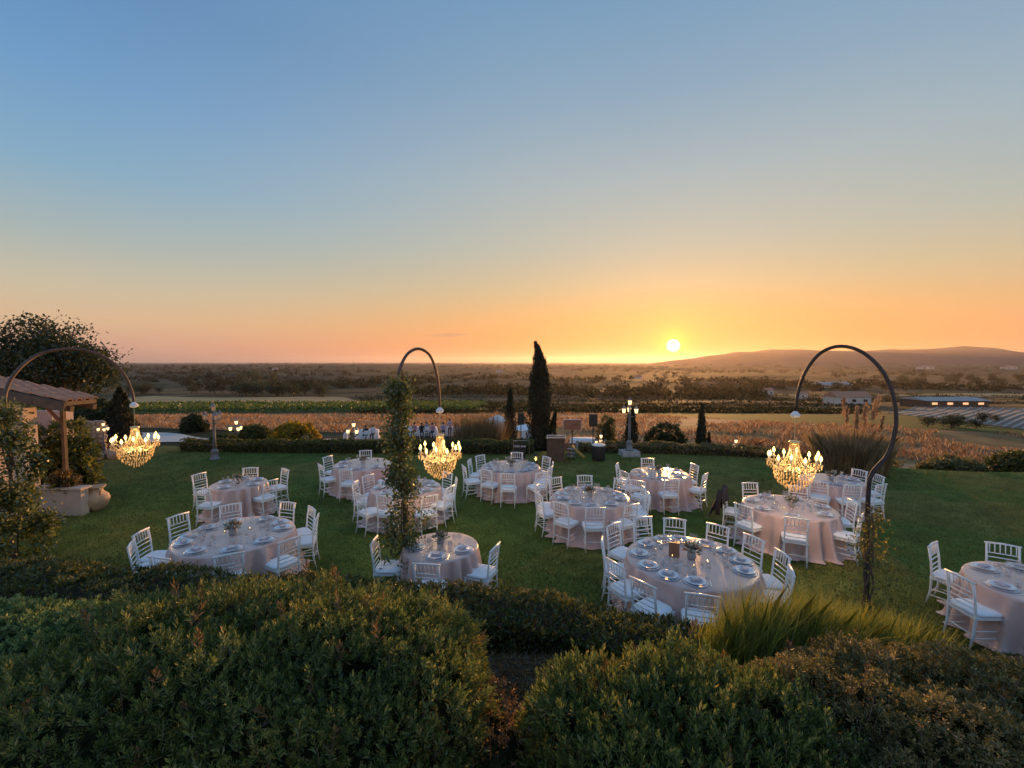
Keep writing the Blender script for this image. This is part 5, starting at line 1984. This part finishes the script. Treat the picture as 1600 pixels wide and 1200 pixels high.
hair_me = {}
for ps, z in (('stand', 1.61), ('sit', 1.19)):
    b = MB().lathe([(.098, -.06), (.108, 0), (.1, .06), (.06, .105), (.0, .118)], 12, (0, -.005, z), cap=False)
    hair_me[ps] = b.mesh('hair_' + ps, M['hair'], True)
sh = {k_: mat('shirt_' + k_, c_, .85) for k_, c_ in {'white': (.75, .75, .78), 'blue': (.2, .22, .36), 'pink': (.5, .26, .3), 'black': (.03, .03, .035), 'lilac': (.42, .36, .5)}.items()}
pm = {}
PEOPLE = [(477, 28.5, 'stand', 'white', 'person in a white shirt standing alone behind the hedge', 0), (541, 30, 'stand', 'white', 'person in a white shirt standing beside the terrace lamp', 1.2),
          (555, 29.5, 'stand', 'white', 'waiter in white shirt and dark trousers right of the terrace lamp', 2.4), (638, 38, 'sit', 'white', 'seated person in white next to the vine post', .4),
          (648, 38.4, 'sit', 'pink', 'seated person in pink second from the vine post', 2.9), (659, 38, 'sit', 'black', 'seated person in black between pink and blue', 3.4),
          (667, 38.8, 'sit', 'blue', 'seated person in blue left of the chandelier cap', .2), (676, 38, 'sit', 'pink', 'seated person in pink behind the chandelier cap', 3.0),
          (693, 38.4, 'sit', 'lilac', 'seated person in lilac right of the chandelier cap', 3.3), (703, 37.4, 'stand', 'lilac', 'person in a pale lilac top standing among seated guests', .5),
          (713, 38, 'sit', 'pink', 'seated person in pink farthest right of the guests', .1), (572, 36, 'sit', 'black', 'seated person in black right of the waiter', .6), (583, 36.4, 'sit', 'white', 'seated person in white left of the vine post', 3.2)]
for px, Y, ps, s_, lab, rz in PEOPLE:
    if (ps, s_) not in pm:
        pm[ps, s_] = person_mesh('person_' + ps + '_' + s_, ps, sh[s_], M['trousers'])
    P = at(px, 690, Y)
    t = link('person', pm[ps, s_], None, (P.x, Y, float(tz(P.x, Y)) + .02))
    t.rotation_euler = (0, 0, rz)
    tag(t, lab, 'person', 'guests and waiters on the lower terrace')
    link('hair', hair_me[ps], t)
    if ps == 'sit':
        b = MB().box((0, 0, .4), (.42, .42, .04)).box((0, -.2, .68), (.42, .03, .52))
        t2 = thing('terrace_chair', 'white terrace chair under the ' + lab, 'chair', (P.x, Y - .0, float(tz(P.x, Y)) + .01), rz, 'chairs on the lower terrace')
        MB().box((0, .02, .38), (.42, .42, .03)).build('seat', M['white_paint'], t2)
        MB().box((0, -.22, .72), (.42, .03, .34)).build('backrest', M['white_paint'], t2)
        for sx in (-.18, .18):
            for sy in (-.18, .2):
                MB().box((sx, sy, .185), (.035, .035, .37)).build('leg', M['white_paint'], t2)


def white_table(px, Y, w, d, h, label):
    P = at(px, 690, Y)
    t = thing('draped_table', label, 'table', (P.x, Y, float(tz(P.x, Y))), 0, 'white draped tables on the lower terrace')
    b = MB()
    n_ = 40
    vs = []
    for k_, z in ((0, h), (.97, h), (1.0, h - .03), (1.05, h * .5), (1.1, 0)):
        for q in range(n_):
            a = 2 * math.pi * q / n_
            ca, sa = math.cos(a), math.sin(a)
            s_ = (abs(ca) ** 6 + abs(sa) ** 6) ** (-1 / 6)
            wv = 1 + .02 * math.sin(11 * a) * (h - z)
            vs.append((ca * s_ * w / 2 * k_ * wv, sa * s_ * d / 2 * k_ * wv, z))
    fs = [(i * n_ + q, i * n_ + (q + 1) % n_, (i + 1) * n_ + (q + 1) % n_, (i + 1) * n_ + q) for i in range(4) for q in range(n_)]
    b.add(vs, fs).build('cloth', M['white_cloth'], t, True)


white_table(655, 39.8, 3.2, .8, .76, 'long white table before the guests left of the chandelier cap')
white_table(712, 39.6, 2.2, .8, .76, 'white table before the guests right of the chandelier cap')
white_table(512, 28.5, 1.1, .8, 1.2, 'small white draped buffet beside the person in white')
white_table(577, 37.6, 1.6, .8, .76, 'white table of the guests left of the vine post')
white_table(913, 32, 2.0, 1.0, .8, 'white draped buffet behind the screen')


def gazebo(px, ytop, Y, w, h, label):
    P = at(px, ytop, Y)
    zg = float(tz(P.x, Y))
    H = P.z - zg
    t = thing('gazebo', label, 'gazebo', (P.x, Y, zg), .5, 'white gazebos on the lower terrace')
    for sx in (-1, 1):
        for sy in (-1, 1):
            MB().tube([(sx * w / 2, sy * w / 2, 0), (sx * w / 2, sy * w / 2, H - h)], .03, 5).build('pole', M['white_paint'], t)
    r_ = w / 2 + .1
    MB().add([(-r_, -r_, H - h), (r_, -r_, H - h), (r_, r_, H - h), (-r_, r_, H - h), (0, 0, H)], [(0, 1, 4), (1, 2, 4), (2, 3, 4), (3, 0, 4), (3, 2, 1, 0)]).build('canopy', M['white_cloth'], t)
    MB().box((r_ * .98, 0, (H - h) * .55), (.03, w, (H - h) * .85)).build('side_curtain', M['white_cloth'], t)
    MB().box((0, -r_ * .98, (H - h) * .55), (w, .03, (H - h) * .85)).build('side_curtain', M['white_cloth'], t)


gazebo(820, 662, 30, 1.3, .35, 'white gazebo between the short and the tall cypress')
gazebo(778, 648, 40, 1.8, .6, 'white gazebo right of the reed clump')

# ------------------------------------------------------------------ evening haze
hz = MB().box((0, 9500, 74), (62000, 33000, 252))
hm = bpy.data.materials.new('haze')
hm.use_nodes = True
ht = hm.node_tree
ht.nodes.clear()
ho = ht.nodes.new('ShaderNodeOutputMaterial')
pv = ht.nodes.new('ShaderNodeVolumePrincipled')
pv.inputs['Color'].default_value = (0.92, 0.82, 0.8, 1)
pv.inputs['Density'].default_value = 0.000055
pv.inputs['Anisotropy'].default_value = 0.58
ht.links.new(pv.outputs[0], ho.inputs['Volume'])
hz_o = hz.build('haze', hm)
tag(hz_o, kind='stuff')
tag(hz_o, 'warm evening haze in the air over the valley', 'haze')
